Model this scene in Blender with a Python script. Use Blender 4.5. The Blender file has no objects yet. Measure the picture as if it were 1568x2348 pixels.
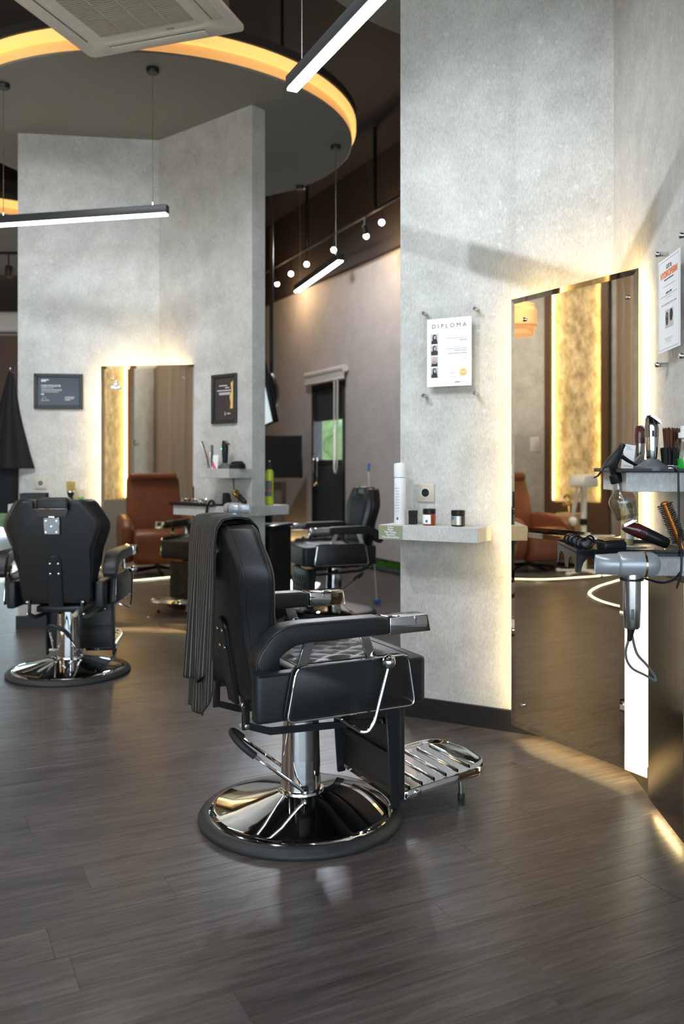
import bpy, bmesh, math, random
from mathutils import Vector, Matrix
random.seed(11)
S = bpy.context.scene
COL = S.collection
PI = math.pi
def rad(a): return math.radians(a)

# ------------------------------------------------------------------ camera, world, sun, exposure
F, HC, Y0, CX = 1970.0, 1.18, 1068.0, 784.0       # focal length in pixels, eye height, horizon row, centre column
cam_d = bpy.data.cameras.new('camera'); cam = bpy.data.objects.new('camera', cam_d); COL.objects.link(cam)
cam.location = (0, 0, HC); cam.rotation_euler = (rad(90), 0, 0)
cam_d.sensor_fit = 'HORIZONTAL'; cam_d.sensor_width = 36.0
cam_d.lens = 36.0 * F / 1568.0
cam_d.shift_y = -(1174.0 - Y0) / 1568.0
cam_d.clip_start = 0.05; cam_d.clip_end = 200
cam_d.dof.use_dof = True; cam_d.dof.focus_distance = 2.85; cam_d.dof.aperture_fstop = 4.0
S.camera = cam
S.view_settings.view_transform = 'Standard'; S.view_settings.look = 'None'
S.view_settings.gamma = 1.0; S.view_settings.use_curve_mapping = False
S.view_settings.exposure = 0.53
world = bpy.data.worlds.new('world'); S.world = world; world.use_nodes = True
wn = world.node_tree.nodes; wl = world.node_tree.links
bg = wn['Background']; bg.inputs['Color'].default_value = (0.74, 0.87, 1.0, 1); bg.inputs['Strength'].default_value = 3.6
sun_d = bpy.data.lights.new('sun', 'SUN'); sun_d.energy = 30.0; sun_d.angle = rad(2); sun_d.color = (1, .97, .92)
sun = bpy.data.objects.new('sun', sun_d); COL.objects.link(sun)
sun.rotation_euler = (rad(-63), 0, rad(-6))

# ------------------------------------------------------------------ geometry helpers
def P(x, y, d):                                    # photo pixel + depth -> world point
    return Vector(((x - CX) * d / F, d, HC - (y - Y0) * d / F))

class G:
    """collects shapes into one mesh"""
    def __init__(s): s.bm = bmesh.new()
    def _add(s, b, M=None, bev=0, seg=2, ang=30):
        if bev > 0:
            es = [e for e in b.edges if len(e.link_faces) == 2 and e.calc_face_angle(0) > rad(ang)]
            if es: bmesh.ops.bevel(b, geom=es, offset=bev, segments=seg, profile=.5, affect='EDGES', clamp_overlap=True)
        if M is not None: bmesh.ops.transform(b, matrix=M, verts=b.verts)
        t = bpy.data.meshes.new('t'); b.to_mesh(t); b.free(); s.bm.from_mesh(t); bpy.data.meshes.remove(t)
        return s
    def box(s, lo, hi, bev=0, seg=2, M=None):
        b = bmesh.new(); bmesh.ops.create_cube(b, size=1)
        for v in b.verts:
            v.co = Vector([lo[i] if v.co[i] < 0 else hi[i] for i in range(3)])
        return s._add(b, M, bev, seg)
    def prism(s, pts, lo, hi, plane='xz', bev=0, seg=2, M=None, ang=30):
        b = bmesh.new()
        def q(p, h):
            return {'xz': (p[0], h, p[1]), 'xy': (p[0], p[1], h), 'yz': (h, p[0], p[1])}[plane]
        A = [b.verts.new(q(p, lo)) for p in pts]; B = [b.verts.new(q(p, hi)) for p in pts]
        n = len(pts)
        b.faces.new(A); b.faces.new(B[::-1])
        for i in range(n): b.faces.new((A[i], B[i], B[(i+1) % n], A[(i+1) % n]))
        bmesh.ops.recalc_face_normals(b, faces=b.faces)
        return s._add(b, M, bev, seg, ang)
    def loft(s, rings, cap=True, closed=True, bev=0, seg=2, M=None):
        b = bmesh.new(); V = [[b.verts.new(p) for p in r] for r in rings]; n = len(rings[0])
        for i in range(len(V)-1):
            for j in range(n if closed else n-1):
                b.faces.new((V[i][j], V[i][(j+1) % n], V[i+1][(j+1) % n], V[i+1][j]))
        if cap: b.faces.new(V[0][::-1]); b.faces.new(V[-1])
        bmesh.ops.recalc_face_normals(b, faces=b.faces)
        return s._add(b, M, bev, seg)
    def lathe(s, prof, n=24, M=None):
        b = bmesh.new(); V = []
        for r, z in prof:
            if r < 1e-6: V.append([b.verts.new((0, 0, z))])
            else: V.append([b.verts.new((r*math.cos(2*PI*k/n), r*math.sin(2*PI*k/n), z)) for k in range(n)])
        for i in range(len(V)-1):
            A, B = V[i], V[i+1]
            if len(A) == 1 and len(B) == 1: continue
            for k in range(n):
                k2 = (k+1) % n
                if len(A) == 1: b.faces.new((A[0], B[k], B[k2]))
                elif len(B) == 1: b.faces.new((A[k], A[k2], B[0]))
                else: b.faces.new((A[k], A[k2], B[k2], B[k]))
        bmesh.ops.recalc_face_normals(b, faces=b.faces)
        return s._add(b, M)
    def cyl(s, p, q, r, r2=None, n=16, bev=0):
        p, q = Vector(p), Vector(q); d = q - p; L = d.length
        r2 = r if r2 is None else r2
        M = Matrix.Translation(p) @ d.to_track_quat('Z', 'Y').to_matrix().to_4x4()
        b = min(bev, L*.4, r*.9, r2*.9)
        if b > 0: pr = [(0, 0), (r-b, 0), (r-b*.3, b*.3), (r, b), (r2, L-b), (r2-b*.3, L-b*.3), (r2-b, L), (0, L)]
        else: pr = [(0, 0), (r, 0), (r2, L), (0, L)]
        return s.lathe(pr, n, M)
    def ball(s, c, r, n=14, sc=(1, 1, 1)):
        m = n//2
        return s.lathe([(r*math.sin(PI*k/m), -r*math.cos(PI*k/m)) for k in range(m+1)], n,
                       Matrix.Translation(c) @ Matrix.Diagonal((*sc, 1)))
    def tube(s, path, r, n=8, closed=False, fil=0):
        pts = [Vector(p) for p in path]
        if fil > 0:
            out = []; N = len(pts)
            for i, p in enumerate(pts):
                if not closed and i in (0, N-1): out.append(p); continue
                a, c = pts[i-1], pts[(i+1) % N]
                f = min(fil, (a-p).length*.45, (c-p).length*.45)
                A = p + (a-p).normalized()*f; C = p + (c-p).normalized()*f
                for k in range(5):
                    t = k/4; out.append(A*(1-t)**2 + p*2*t*(1-t) + C*t*t)
            pts = out
        N = len(pts); rs = r if isinstance(r, (list, tuple)) else [r]*N
        T = []
        for i in range(N):
            a = pts[i-1] if (i > 0 or closed) else pts[i]; c = pts[(i+1) % N] if (i < N-1 or closed) else pts[i]
            T.append((c-a).normalized())
        up = Vector((0, 0, 1)) if abs(T[0].z) < .9 else Vector((1, 0, 0))
        X = T[0].cross(up).normalized(); rings = []
        for i in range(N):
            X = (X - T[i]*X.dot(T[i])).normalized(); Yv = T[i].cross(X)
            rings.append([pts[i] + (X*math.cos(2*PI*k/n) + Yv*math.sin(2*PI*k/n))*rs[i] for k in range(n)])
        if closed: rings.append(rings[0])
        return s.loft(rings, cap=not closed)
    def grid(s, fn, nu, nv, closed_u=False):
        b = bmesh.new(); V = [[b.verts.new(fn(i/nu, j/nv)) for j in range(nv+1)] for i in range(nu+1)]
        for i in range(nu):
            for j in range(nv): b.faces.new((V[i][j], V[i+1][j], V[i+1][j+1], V[i][j+1]))
        return s._add(b)
    def mesh(s, name, mat, ang=40):
        me = bpy.data.meshes.new(name)
        bmesh.ops.remove_doubles(s.bm, verts=s.bm.verts, dist=1e-6)
        s.bm.to_mesh(me); s.bm.free()
        for p in me.polygons: p.use_smooth = True
        me.set_sharp_from_angle(angle=rad(ang))
        if mat: me.materials.append(mat)
        return me
    def build(s, name, mat, parent=None, ang=40, loc=None, rot=None, label=None):
        return link(name, s.mesh(name, mat, ang), parent, loc, rot, label)

def link(name, me, parent=None, loc=None, rot=None, label=None):
    o = bpy.data.objects.new(name, me); COL.objects.link(o)
    if parent: o.parent = parent
    if loc is not None: o.location = loc
    if rot is not None: o.rotation_euler = rot
    if label: o['label'] = label
    return o
def tag(o, label, cat, group=None):
    o['label'] = label; o['category'] = cat
    if group: o['group'] = group
    return o
def adopt(o, parent):                              # make o a part of parent without moving it
    o.parent = parent; o.matrix_parent_inverse = Matrix.LocRotScale(parent.location, parent.rotation_euler, parent.scale).inverted()
    for k in ('category', 'label'):
        if k in o: del o[k]
    return o
def thing(name, label, cat, loc=(0, 0, 0), rz=0, group=None, rot=None):
    o = bpy.data.objects.new(name, None); COL.objects.link(o); o.empty_display_size = .05
    o.location = loc; o.rotation_euler = rot if rot else (0, 0, rz)
    return tag(o, label, cat, group)
def struct(o): o['kind'] = 'structure'; return o
def copy_tree(o, parent=None):
    c = o.copy(); COL.objects.link(c)
    if parent: c.parent = parent
    for ch in o.children: copy_tree(ch, c)
    return c
def text(body, size, mat, parent, loc, align='CENTER', face='wall', name='lettering', space=1.0, rot=None, bold=0):
    cu = bpy.data.curves.new('t', 'FONT'); cu.body = body; cu.size = size; cu.align_x = align; cu.align_y = 'CENTER'
    cu.extrude = .0003; cu.space_character = space; cu.resolution_u = 3; cu.offset = bold
    t = bpy.data.objects.new('t', cu); COL.objects.link(t)
    dg = bpy.context.evaluated_depsgraph_get(); me = bpy.data.meshes.new_from_object(t.evaluated_get(dg))
    bpy.data.objects.remove(t); bpy.data.curves.remove(cu)
    me.name = name; me.materials.clear(); me.materials.append(mat)
    if rot is None: rot = (rad(90), 0, 0) if face == 'wall' else (0, 0, 0)
    return link(name, me, parent, loc, rot)

# ------------------------------------------------------------------ materials
def new_mat(name):
    m = bpy.data.materials.new(name); m.use_nodes = True
    nt = m.node_tree; return m, nt.nodes, nt.links, nt.nodes['Principled BSDF']
def pm(name, col, rough=.5, metal=0.0, var=.06, vscale=8.0, bump=0.0, bscale=60.0, coat=0, trans=0, ior=1.45, spec=.5, alpha=None):
    m, n, l, b = new_mat(name)
    tc = n.new('ShaderNodeTexCoord'); nz = n.new('ShaderNodeTexNoise'); nz.inputs['Scale'].default_value = vscale
    nz.inputs['Detail'].default_value = 4; l.new(tc.outputs['Object'], nz.inputs['Vector'])
    mx = n.new('ShaderNodeMix'); mx.data_type = 'RGBA'
    mx.inputs[6].default_value = (*[c*(1-var) for c in col], 1); mx.inputs[7].default_value = (*[min(1, c*(1+var)) for c in col], 1)
    l.new(nz.outputs['Fac'], mx.inputs[0]); l.new(mx.outputs[2], b.inputs['Base Color'])
    b.inputs['Roughness'].default_value = rough; b.inputs['Metallic'].default_value = metal
    b.inputs['Coat Weight'].default_value = coat; b.inputs['Transmission Weight'].default_value = trans
    b.inputs['IOR'].default_value = ior; b.inputs['Specular IOR Level'].default_value = spec
    if bump > 0:
        n2 = n.new('ShaderNodeTexNoise'); n2.inputs['Scale'].default_value = bscale; n2.inputs['Detail'].default_value = 3
        l.new(tc.outputs['Object'], n2.inputs['Vector'])
        bp = n.new('ShaderNodeBump'); bp.inputs['Strength'].default_value = bump; bp.inputs['Distance'].default_value = .002
        l.new(n2.outputs['Fac'], bp.inputs['Height']); l.new(bp.outputs['Normal'], b.inputs['Normal'])
    return m
def em(name, col, strength):
    m, n, l, b = new_mat(name)
    b.inputs['Base Color'].default_value = (*col, 1); b.inputs['Emission Color'].default_value = (*col, 1)
    b.inputs['Emission Strength'].default_value = strength
    return m
def clear(name, tint=(1, 1, 1), refl=.08, rough=.02):       # thin clear sheet: transparent with a fresnel gloss
    m, n, l, b = new_mat(name); out = n['Material Output']; n.remove(b)
    tr = n.new('ShaderNodeBsdfTransparent'); tr.inputs['Color'].default_value = (*tint, 1)
    gl = n.new('ShaderNodeBsdfGlossy'); gl.inputs['Roughness'].default_value = rough
    lw = n.new('ShaderNodeLayerWeight'); pw = n.new('ShaderNodeMath'); pw.operation = 'POWER'; pw.inputs[1].default_value = 5; l.new(lw.outputs['Facing'], pw.inputs[0])
    mp = n.new('ShaderNodeMath'); mp.operation = 'MULTIPLY_ADD'; mp.inputs[1].default_value = .7; mp.inputs[2].default_value = refl*.4; l.new(pw.outputs[0], mp.inputs[0])
    ms = n.new('ShaderNodeMixShader'); l.new(mp.outputs[0], ms.inputs[0]); l.new(tr.outputs[0], ms.inputs[1]); l.new(gl.outputs[0], ms.inputs[2])
    l.new(ms.outputs[0], out.inputs['Surface'])
    return m

def wall_mat(name, c0, c1, glint=.0, rough=.6):
    m, n, l, b = new_mat(name)
    geo = n.new('ShaderNodeNewGeometry')
    def noise(sc, det, vec=None, rg=.55):
        t = n.new('ShaderNodeTexNoise'); t.inputs['Scale'].default_value = sc; t.inputs['Detail'].default_value = det
        t.inputs['Roughness'].default_value = rg; l.new(vec if vec else geo.outputs['Position'], t.inputs['Vector']); return t
    mp = n.new('ShaderNodeMapping'); mp.inputs['Scale'].default_value = (3.2, 3.2, 1.0); l.new(geo.outputs['Position'], mp.inputs['Vector'])
    a = noise(5, 8, None, .7); f1 = noise(55, 5, mp.outputs[0], .75); sp = noise(26, 3)
    ad = n.new('ShaderNodeMath'); ad.operation = 'MULTIPLY_ADD'; ad.inputs[1].default_value = .55; l.new(f1.outputs['Fac'], ad.inputs[0])
    ml = n.new('ShaderNodeMath'); ml.operation = 'MULTIPLY'; ml.inputs[1].default_value = .45; l.new(a.outputs['Fac'], ml.inputs[0]); l.new(ml.outputs[0], ad.inputs[2])
    cr = n.new('ShaderNodeValToRGB'); cr.color_ramp.elements[0].position = .36; cr.color_ramp.elements[0].color = (*c0, 1)
    cr.color_ramp.elements[1].position = .62; cr.color_ramp.elements[1].color = (*c1, 1); l.new(ad.outputs[0], cr.inputs[0])
    col = cr.outputs['Color']
    if glint > 0:  # pale spots paint the wallpaper's glints into its colour
        r2 = n.new('ShaderNodeValToRGB'); e = r2.color_ramp.elements; e[0].position = .63; e[0].color = (0, 0, 0, 1); e[1].position = .72; e[1].color = (1, 1, 1, 1)
        l.new(sp.outputs['Fac'], r2.inputs[0])
        mx = n.new('ShaderNodeMix'); mx.data_type = 'RGBA'; mm = n.new('ShaderNodeMath'); mm.operation = 'MULTIPLY'; mm.inputs[1].default_value = glint
        l.new(r2.outputs['Color'], mm.inputs[0]); l.new(mm.outputs[0], mx.inputs[0]); l.new(col, mx.inputs[6]); mx.inputs[7].default_value = (.80, .82, .85, 1); col = mx.outputs[2]
        mr = n.new('ShaderNodeMapRange'); mr.inputs['To Min'].default_value = rough; mr.inputs['To Max'].default_value = .38; l.new(r2.outputs['Color'], mr.inputs[0]); l.new(mr.outputs[0], b.inputs['Roughness'])
    else: b.inputs['Roughness'].default_value = rough
    l.new(col, b.inputs['Base Color'])
    bp = n.new('ShaderNodeBump'); bp.inputs['Strength'].default_value = .12; bp.inputs['Distance'].default_value = .002
    l.new(f1.outputs['Fac'], bp.inputs['Height']); l.new(bp.outputs['Normal'], b.inputs['Normal'])
    return m

FA = rad(26.5)                                     # the planks run at this angle to the camera's x axis
def floor_mat():
    m, n, l, b = new_mat('wood_vinyl_plank')
    geo = n.new('ShaderNodeNewGeometry'); oi = n.new('ShaderNodeObjectInfo'); at = n.new('ShaderNodeAttribute'); at.attribute_name = 'rnd'
    sm = n.new('ShaderNodeMath'); sm.operation = 'ADD'; l.new(oi.outputs['Random'], sm.inputs[0]); l.new(at.outputs['Fac'], sm.inputs[1])
    fr = n.new('ShaderNodeMath'); fr.operation = 'FRACT'; l.new(sm.outputs[0], fr.inputs[0])
    vr = n.new('ShaderNodeVectorRotate'); vr.rotation_type = 'Z_AXIS'; vr.inputs['Angle'].default_value = -FA; l.new(geo.outputs['Position'], vr.inputs['Vector'])
    cx = n.new('ShaderNodeCombineXYZ'); sc = n.new('ShaderNodeMath'); sc.operation = 'MULTIPLY'; sc.inputs[1].default_value = 37.0; l.new(fr.outputs[0], sc.inputs[0])
    l.new(sc.outputs[0], cx.inputs[0]); l.new(sc.outputs[0], cx.inputs[2])
    va = n.new('ShaderNodeVectorMath'); va.operation = 'ADD'; l.new(vr.outputs[0], va.inputs[0]); l.new(cx.outputs[0], va.inputs[1])
    def noise(scale, sc, det, dist=0):
        mp = n.new('ShaderNodeMapping'); mp.inputs['Scale'].default_value = scale; l.new(va.outputs[0], mp.inputs['Vector'])
        t = n.new('ShaderNodeTexNoise'); t.inputs['Scale'].default_value = sc; t.inputs['Detail'].default_value = det; t.inputs['Distortion'].default_value = dist
        t.inputs['Roughness'].default_value = .62; l.new(mp.outputs[0], t.inputs['Vector']); return t
    g1 = noise((.9, 14, 1), 3.5, 6, 1.2); g2 = noise((2.2, 70, 1), 5, 4, .4); g3 = noise((1.2, 3.0, 1), 2.2, 3, .6)
    a1 = n.new('ShaderNodeMath'); a1.operation = 'MULTIPLY_ADD'; a1.inputs[1].default_value = .5; l.new(g1.outputs['Fac'], a1.inputs[0])
    a2 = n.new('ShaderNodeMath'); a2.operation = 'MULTIPLY'; a2.inputs[1].default_value = .28; l.new(g2.outputs['Fac'], a2.inputs[0]); l.new(a2.outputs[0], a1.inputs[2])
    a3 = n.new('ShaderNodeMath'); a3.operation = 'MULTIPLY_ADD'; a3.inputs[1].default_value = .22; l.new(g3.outputs['Fac'], a3.inputs[0]); l.new(a1.outputs[0], a3.inputs[2])
    cr = n.new('ShaderNodeValToRGB'); e = cr.color_ramp.elements
    e[0].position = .38; e[0].color = (.034, .028, .027, 1); e[1].position = .64; e[1].color = (.150, .128, .123, 1)
    e2 = e.new(.5); e2.color = (.080, .067, .064, 1)
    l.new(a3.outputs[0], cr.inputs[0])
    hv = n.new('ShaderNodeHueSaturation'); mr = n.new('ShaderNodeMapRange'); mr.inputs['To Min'].default_value = .9; mr.inputs['To Max'].default_value = 1.1
    l.new(fr.outputs[0], mr.inputs[0]); l.new(mr.outputs[0], hv.inputs['Value']); l.new(cr.outputs['Color'], hv.inputs['Color']); l.new(hv.outputs[0], b.inputs['Base Color'])
    rr = n.new('ShaderNodeMapRange'); rr.inputs['From Min'].default_value = .3; rr.inputs['From Max'].default_value = .7; rr.inputs['To Min'].default_value = .40; rr.inputs['To Max'].default_value = .30
    l.new(g2.outputs['Fac'], rr.inputs[0]); l.new(rr.outputs[0], b.inputs['Roughness']); b.inputs['Specular IOR Level'].default_value = .55
    bp = n.new('ShaderNodeBump'); bp.inputs['Strength'].default_value = .45; bp.inputs['Distance'].default_value = .0015
    l.new(a1.outputs[0], bp.inputs['Height']); l.new(bp.outputs['Normal'], b.inputs['Normal'])
    return m

def stripe_mat():                                   # pinstriped barber cape: stripes follow the cloth (UV u)
    m, n, l, b = new_mat('pinstripe_cloth')
    uv = n.new('ShaderNodeUVMap'); uv.uv_map = 'cloth'; sx = n.new('ShaderNodeSeparateXYZ'); l.new(uv.outputs[0], sx.inputs[0])
    mu = n.new('ShaderNodeMath'); mu.operation = 'MULTIPLY'; mu.inputs[1].default_value = 1/.0105; l.new(sx.outputs[0], mu.inputs[0])
    fr = n.new('ShaderNodeMath'); fr.operation = 'FRACT'; l.new(mu.outputs[0], fr.inputs[0])
    cr = n.new('ShaderNodeValToRGB'); e = cr.color_ramp.elements; e[0].position = 0; e[0].color = (.019, .016, .0145, 1); e[1].position = .76; e[1].color = (.022, .019, .017, 1)
    a = e.new(.83); a.color = (.34, .31, .285, 1); c = e.new(.94); c.color = (.019, .016, .0145, 1)
    l.new(fr.outputs[0], cr.inputs[0]); l.new(cr.outputs[0], b.inputs['Base Color']); b.inputs['Roughness'].default_value = .75
    return m

def gold_mat():
    m, n, l, b = new_mat('gold_textured_plaster')
    geo = n.new('ShaderNodeNewGeometry'); mp = n.new('ShaderNodeMapping'); mp.inputs['Rotation'].default_value = (rad(35), 0, 0); mp.inputs['Scale'].default_value = (1, 1, .5); l.new(geo.outputs['Position'], mp.inputs[0])
    t = n.new('ShaderNodeTexNoise'); t.inputs['Scale'].default_value = 14; t.inputs['Detail'].default_value = 7; t.inputs['Roughness'].default_value = .65; l.new(mp.outputs[0], t.inputs['Vector'])
    cr = n.new('ShaderNodeValToRGB'); e = cr.color_ramp.elements; e[0].position = .35; e[0].color = (.28, .22, .12, 1); e[1].position = .66; e[1].color = (.75, .66, .44, 1)
    l.new(t.outputs['Fac'], cr.inputs[0]); l.new(cr.outputs[0], b.inputs['Base Color']); b.inputs['Roughness'].default_value = .55
    bp = n.new('ShaderNodeBump'); bp.inputs['Strength'].default_value = .9; bp.inputs['Distance'].default_value = .02; l.new(t.outputs['Fac'], bp.inputs['Height']); l.new(bp.outputs[0], b.inputs['Normal'])
    return m

M = {}
M['wall'] = wall_mat('grey_wallpaper', (.365, .36, .34), (.63, .62, .595), glint=.28)
M['wall_far'] = wall_mat('taupe_wallpaper', (.42, .395, .385), (.56, .53, .515), rough=.7)
M['floor'] = floor_mat()
M['sub'] = pm('floor_underlay', (.03, .028, .026), .6)
M['black_paint'] = pm('black_paint', (.032, .032, .033), .7)
M['brown_dark'] = pm('dark_brown_paint', (.038, .032, .029), .6)
M['brown_wall'] = pm('brown_paint', (.16, .11, .09), .7)
M['brown_wood'] = pm('brown_veneer', (.10, .050, .026), .45, vscale=20)
M['disc'] = pm('grey_ceiling_paint', (.27, .265, .235), .75, var=.03)
M['cream'] = em('translucent_amber_fascia', (1.0, .52, .17), .40)  # weak emission stands in for the ring's light on the fascia
M['base_black'] = pm('black_baseboard', (.016, .016, .017), .4)
M['leather'] = pm('black_leather', (.017, .017, .018), .40, var=.12, vscale=30, bump=.25, bscale=420, spec=.55)
M['leather_side'] = M['leather']
M['chrome'] = pm('chrome', (.80, .80, .80), .055, 1.0, var=.02)
M['steel'] = pm('brushed_steel', (.62, .61, .59), .22, 1.0, var=.04, vscale=40)
M['rubber'] = pm('black_rubber', (.028, .028, .029), .55, bump=.1)
M['black_metal'] = pm('black_powder_coat', (.016, .016, .017), .35)
M['black_plastic'] = pm('black_plastic', (.012, .012, .013), .32, spec=.28)
M['black_matte'] = pm('black_matte_plastic', (.014, .014, .015), .55, spec=.25)
M['grey_plastic'] = pm('grey_plastic', (.11, .115, .125), .4)
M['white_plastic'] = pm('white_plastic', (.78, .78, .77), .38)
M['ac_white'] = pm('ac_white_plastic', (.74, .71, .63), .5)
M['ac_slat'] = pm('ac_grille_plastic', (.56, .51, .41), .55)
M['ac_dark'] = pm('ac_dark_recess', (.07, .063, .05), .8)
M['mirror'] = pm('bronze_mirror', (.78, .70, .56), .015, 1.0, var=.005)
M['mirror_edge'] = pm('mirror_edge', (.70, .58, .38), .12, 1.0)
M['bronze_glass'] = pm('bronze_satin_glass', (.24, .19, .125), .16, 1.0, var=.02)
M['socket'] = pm('beige_socket_plate', (.52, .46, .38), .45)
M['paper'] = pm('white_paper', (.86, .87, .89), .7, var=.01)
M['ink'] = pm('grey_ink', (.12, .12, .13), .7)
M['ink_light'] = pm('light_grey_ink', (.48, .49, .51), .7)
M['ink_gold'] = pm('gold_ink', (.78, .50, .16), .6)
M['ink_goldl'] = pm('pale_gold_ink', (.86, .66, .38), .6)
M['ink_orange'] = pm('orange_ink', (.80, .22, .07), .6)
M['photo_bg'] = pm('photo_grey', (.55, .53, .56), .6)
M['photo_dark'] = pm('photo_black', (.035, .03, .035), .6)
M['photo_skin'] = pm('photo_skin', (.62, .46, .42), .6)
M['photo_blond'] = pm('photo_blond', (.55, .42, .28), .6)
M['frame_black'] = pm('black_frame', (.018, .017, .018), .35)
M['cert'] = pm('navy_print', (.020, .020, .032), .16)
M['white_ink'] = pm('white_ink', (.75, .75, .78), .5)
M['acrylic'] = clear('clear_acrylic', (.985, .99, .985), .06)
M['glass'] = clear('window_glass', (.93, .96, .96), .06)
M['film'] = pm('dark_glass', (.045, .058, .058), .25)
M['tv_screen'] = pm('tv_glass', (.008, .008, .009), .14)
M['blind'] = pm('white_blind', (.62, .60, .57), .6)
M['cream_tube'] = pm('cream_plastic', (.66, .63, .52), .4)
M['bar_body'] = pm('black_aluminium', (.02, .022, .024), .4)
M['led_cool'] = em('cool_led', (.88, 1.0, 1.0), 16.0)
M['led_warm'] = em('warm_led', (1.0, .74, .34), 21.0)
M['led_floor'] = em('floor_led', (1.0, .84, .48), 9.0)
M['led_niche'] = em('niche_led', (1.0, .70, .28), 14.0)
M['led_cove'] = em('cove_led', (1.0, .58, .17), .74)
M['light_strip'] = em('frosted_light_strip', (1.0, .90, .66), .95)
M['spot_cool'] = em('spot_cool', (.80, .88, 1.0), 60.0)
M['spot_warm'] = em('spot_warm', (1.0, .72, .42), 30.0)
M['shade'] = em('lamp_shade', (1.0, .50, .22), .55)
M['screen'] = em('pale_screen', (.72, .84, .86), .5)
M['cloth'] = stripe_mat()
M['hem'] = pm('cape_hem', (.020, .016, .014), .8)
M['cape'] = pm('black_nylon', (.009, .010, .012), .6, spec=.2)
M['gold'] = gold_mat()
M['curtain'] = pm('taupe_curtain', (.36, .29, .24), .8)
M['rust'] = pm('rust_leather', (.20, .068, .036), .42, var=.22, vscale=5, bump=.2, bscale=200)
M['white_bottle'] = pm('white_bottle', (.80, .79, .80), .35)
M['amber'] = pm('amber_glass', (.30, .055, .012), .12, coat=.4)
M['dark_glass'] = pm('dark_jar_glass', (.02, .022, .024), .12)
M['silver_label'] = pm('silver_label', (.55, .52, .46), .3, metal=.6)
M['blue_label'] = pm('blue_print', (.08, .17, .28), .4)
M['lime'] = pm('lime_paint', (.46, .58, .02), .3)
M['pink'] = pm('pink_print', (.62, .12, .22), .5)
M['green_liquid'] = pm('green_liquid', (.03, .50, .05), .1, coat=.5)
M['clear_plastic'] = clear('clear_plastic', (.95, .945, .92), .16, .06)
M['water'] = clear('water_in_bottle', (.90, .88, .78), .25, .02)
M['brush_brown'] = pm('brown_bristle', (.10, .038, .016), .7, vscale=200, var=.4)
M['brush_blond'] = pm('blond_bristle', (.62, .46, .18), .7, vscale=200, var=.25)
M['brush_black'] = pm('black_bristle', (.012, .012, .012), .8, vscale=200, var=.4)
M['copper'] = pm('copper', (.72, .36, .22), .18, 1.0)
M['orange'] = pm('orange_metal', (.62, .20, .03), .25, .7)
M['maroon'] = pm('maroon_enamel', (.07, .012, .014), .18, coat=.6)
M['gunmetal'] = pm('gunmetal_chrome', (.34, .33, .33), .09, 1.0)
M['brass'] = pm('brass', (.62, .46, .20), .22, 1.0)
M['yellow_gold'] = pm('polished_gold', (.75, .58, .16), .15, 1.0)
M['dryer'] = pm('silver_blue_plastic', (.38, .40, .43), .30, .35)
M['hedge'] = pm('hedge_leaves', (.12, .19, .075), .8, var=.7, vscale=14)
M['grass'] = pm('artificial_grass', (.05, .20, .015), .9, var=.4, vscale=60)
M['pavement'] = pm('outdoor_pavement', (.62, .62, .60), .9)
M['tan'] = pm('tan_box', (.46, .33, .18), .6)
M['red'] = pm('red_plastic', (.35, .02, .015), .4)
M['green_led'] = em('green_led', (.05, 1.0, .15), 4.0)
M['blue'] = pm('blue_plastic', (.05, .22, .62), .4)
M['burl'] = pm('reddish_plastic', (.14, .05, .03), .35)
# ------------------------------------------------------------------ wall frames (s along the wall as seen, off towards the viewer, z up)
class W:
    def __init__(s, A, B):
        s.A = Vector(A); s.L = (Vector(B)-s.A).length; s.t = (Vector(B)-s.A)/s.L; s.n = Vector((s.t.y, -s.t.x)); s.ang = math.atan2(s.t.y, s.t.x)
    def p(s, u, off=0, z=0): q = s.A + s.t*u + s.n*off; return Vector((q.x, q.y, z))
    def s_at(s, px, off=0):
        r = (px-CX)/F; a = s.A + s.n*off; return (r*a.y - a.x)/(s.t.x - r*s.t.y)
    def M(s): return Matrix.Translation((s.A.x, s.A.y, 0)) @ Matrix.Rotation(s.ang, 4, 'Z')
KR = (1.137, 3.595); KL = (-1.345, 6.3233)
W1 = W((.2763, 4.0624), KR); W2 = W(KR, (1.137-.0588*.98, 3.595-.998*.98))
V1 = W((-2.3318, 6.1824), KL); V2 = W(KL, (-.5957, 5.6971))
B1 = W((-1.864, 14.60), (2.9, 5.36))                # far taupe wall, running from far left to near right
ZD = 3.575                                          # underside of the round ceiling discs
ZC = 4.8

# ------------------------------------------------------------------ floor
fl = G().box((-6.4, -3.2, -.05), (3.6, 14.8, -.0005)).build('floor', M['sub']); struct(fl)
PL, PW, TH = 1.22, .154, .004
ca, sa = math.cos(FA), math.sin(FA); ORG = Vector((.424, 2.083))
def plank_mesh(L):
    g = G(); g.box((.0002, -PW+.0002, -.003), (L-.0002, -.0002, TH), bev=.0006, seg=1); return g.mesh('plank', M['floor'])
pm_full = plank_mesh(PL)
rowoff = {}
pl = []
for r in range(-40, 90):
    rowoff[r] = 0 if r == 0 else random.choice([0, .25, .5, .75, .37, .62, .12, .87])*PL + random.uniform(-.1, .1)
    for c in range(-12, 14):
        a = rowoff[r] + c*PL; b = r*PW
        x = ORG.x + a*ca - b*sa; y = ORG.y + a*sa + b*ca
        mx = x + PL/2*ca + PW/2*sa; my = y + PL/2*sa - PW/2*ca
        if not (-6.4 < mx < 3.4 and -3.1 < my < 14.6): continue
        if mx > 1.6 + max(0, (5-my)*0) and my > 4.2 and mx > 1.9 - (my-5)*.3: continue
        vis = my > 1.45 and abs(mx) < .42*my + .75 and not (mx > 1.25 and my < 3.2)
        pl.append((0 if vis else 1, my, x, y))
pl.sort()
rest = bmesh.new(); lay = rest.faces.layers.float.new('rnd')
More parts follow.
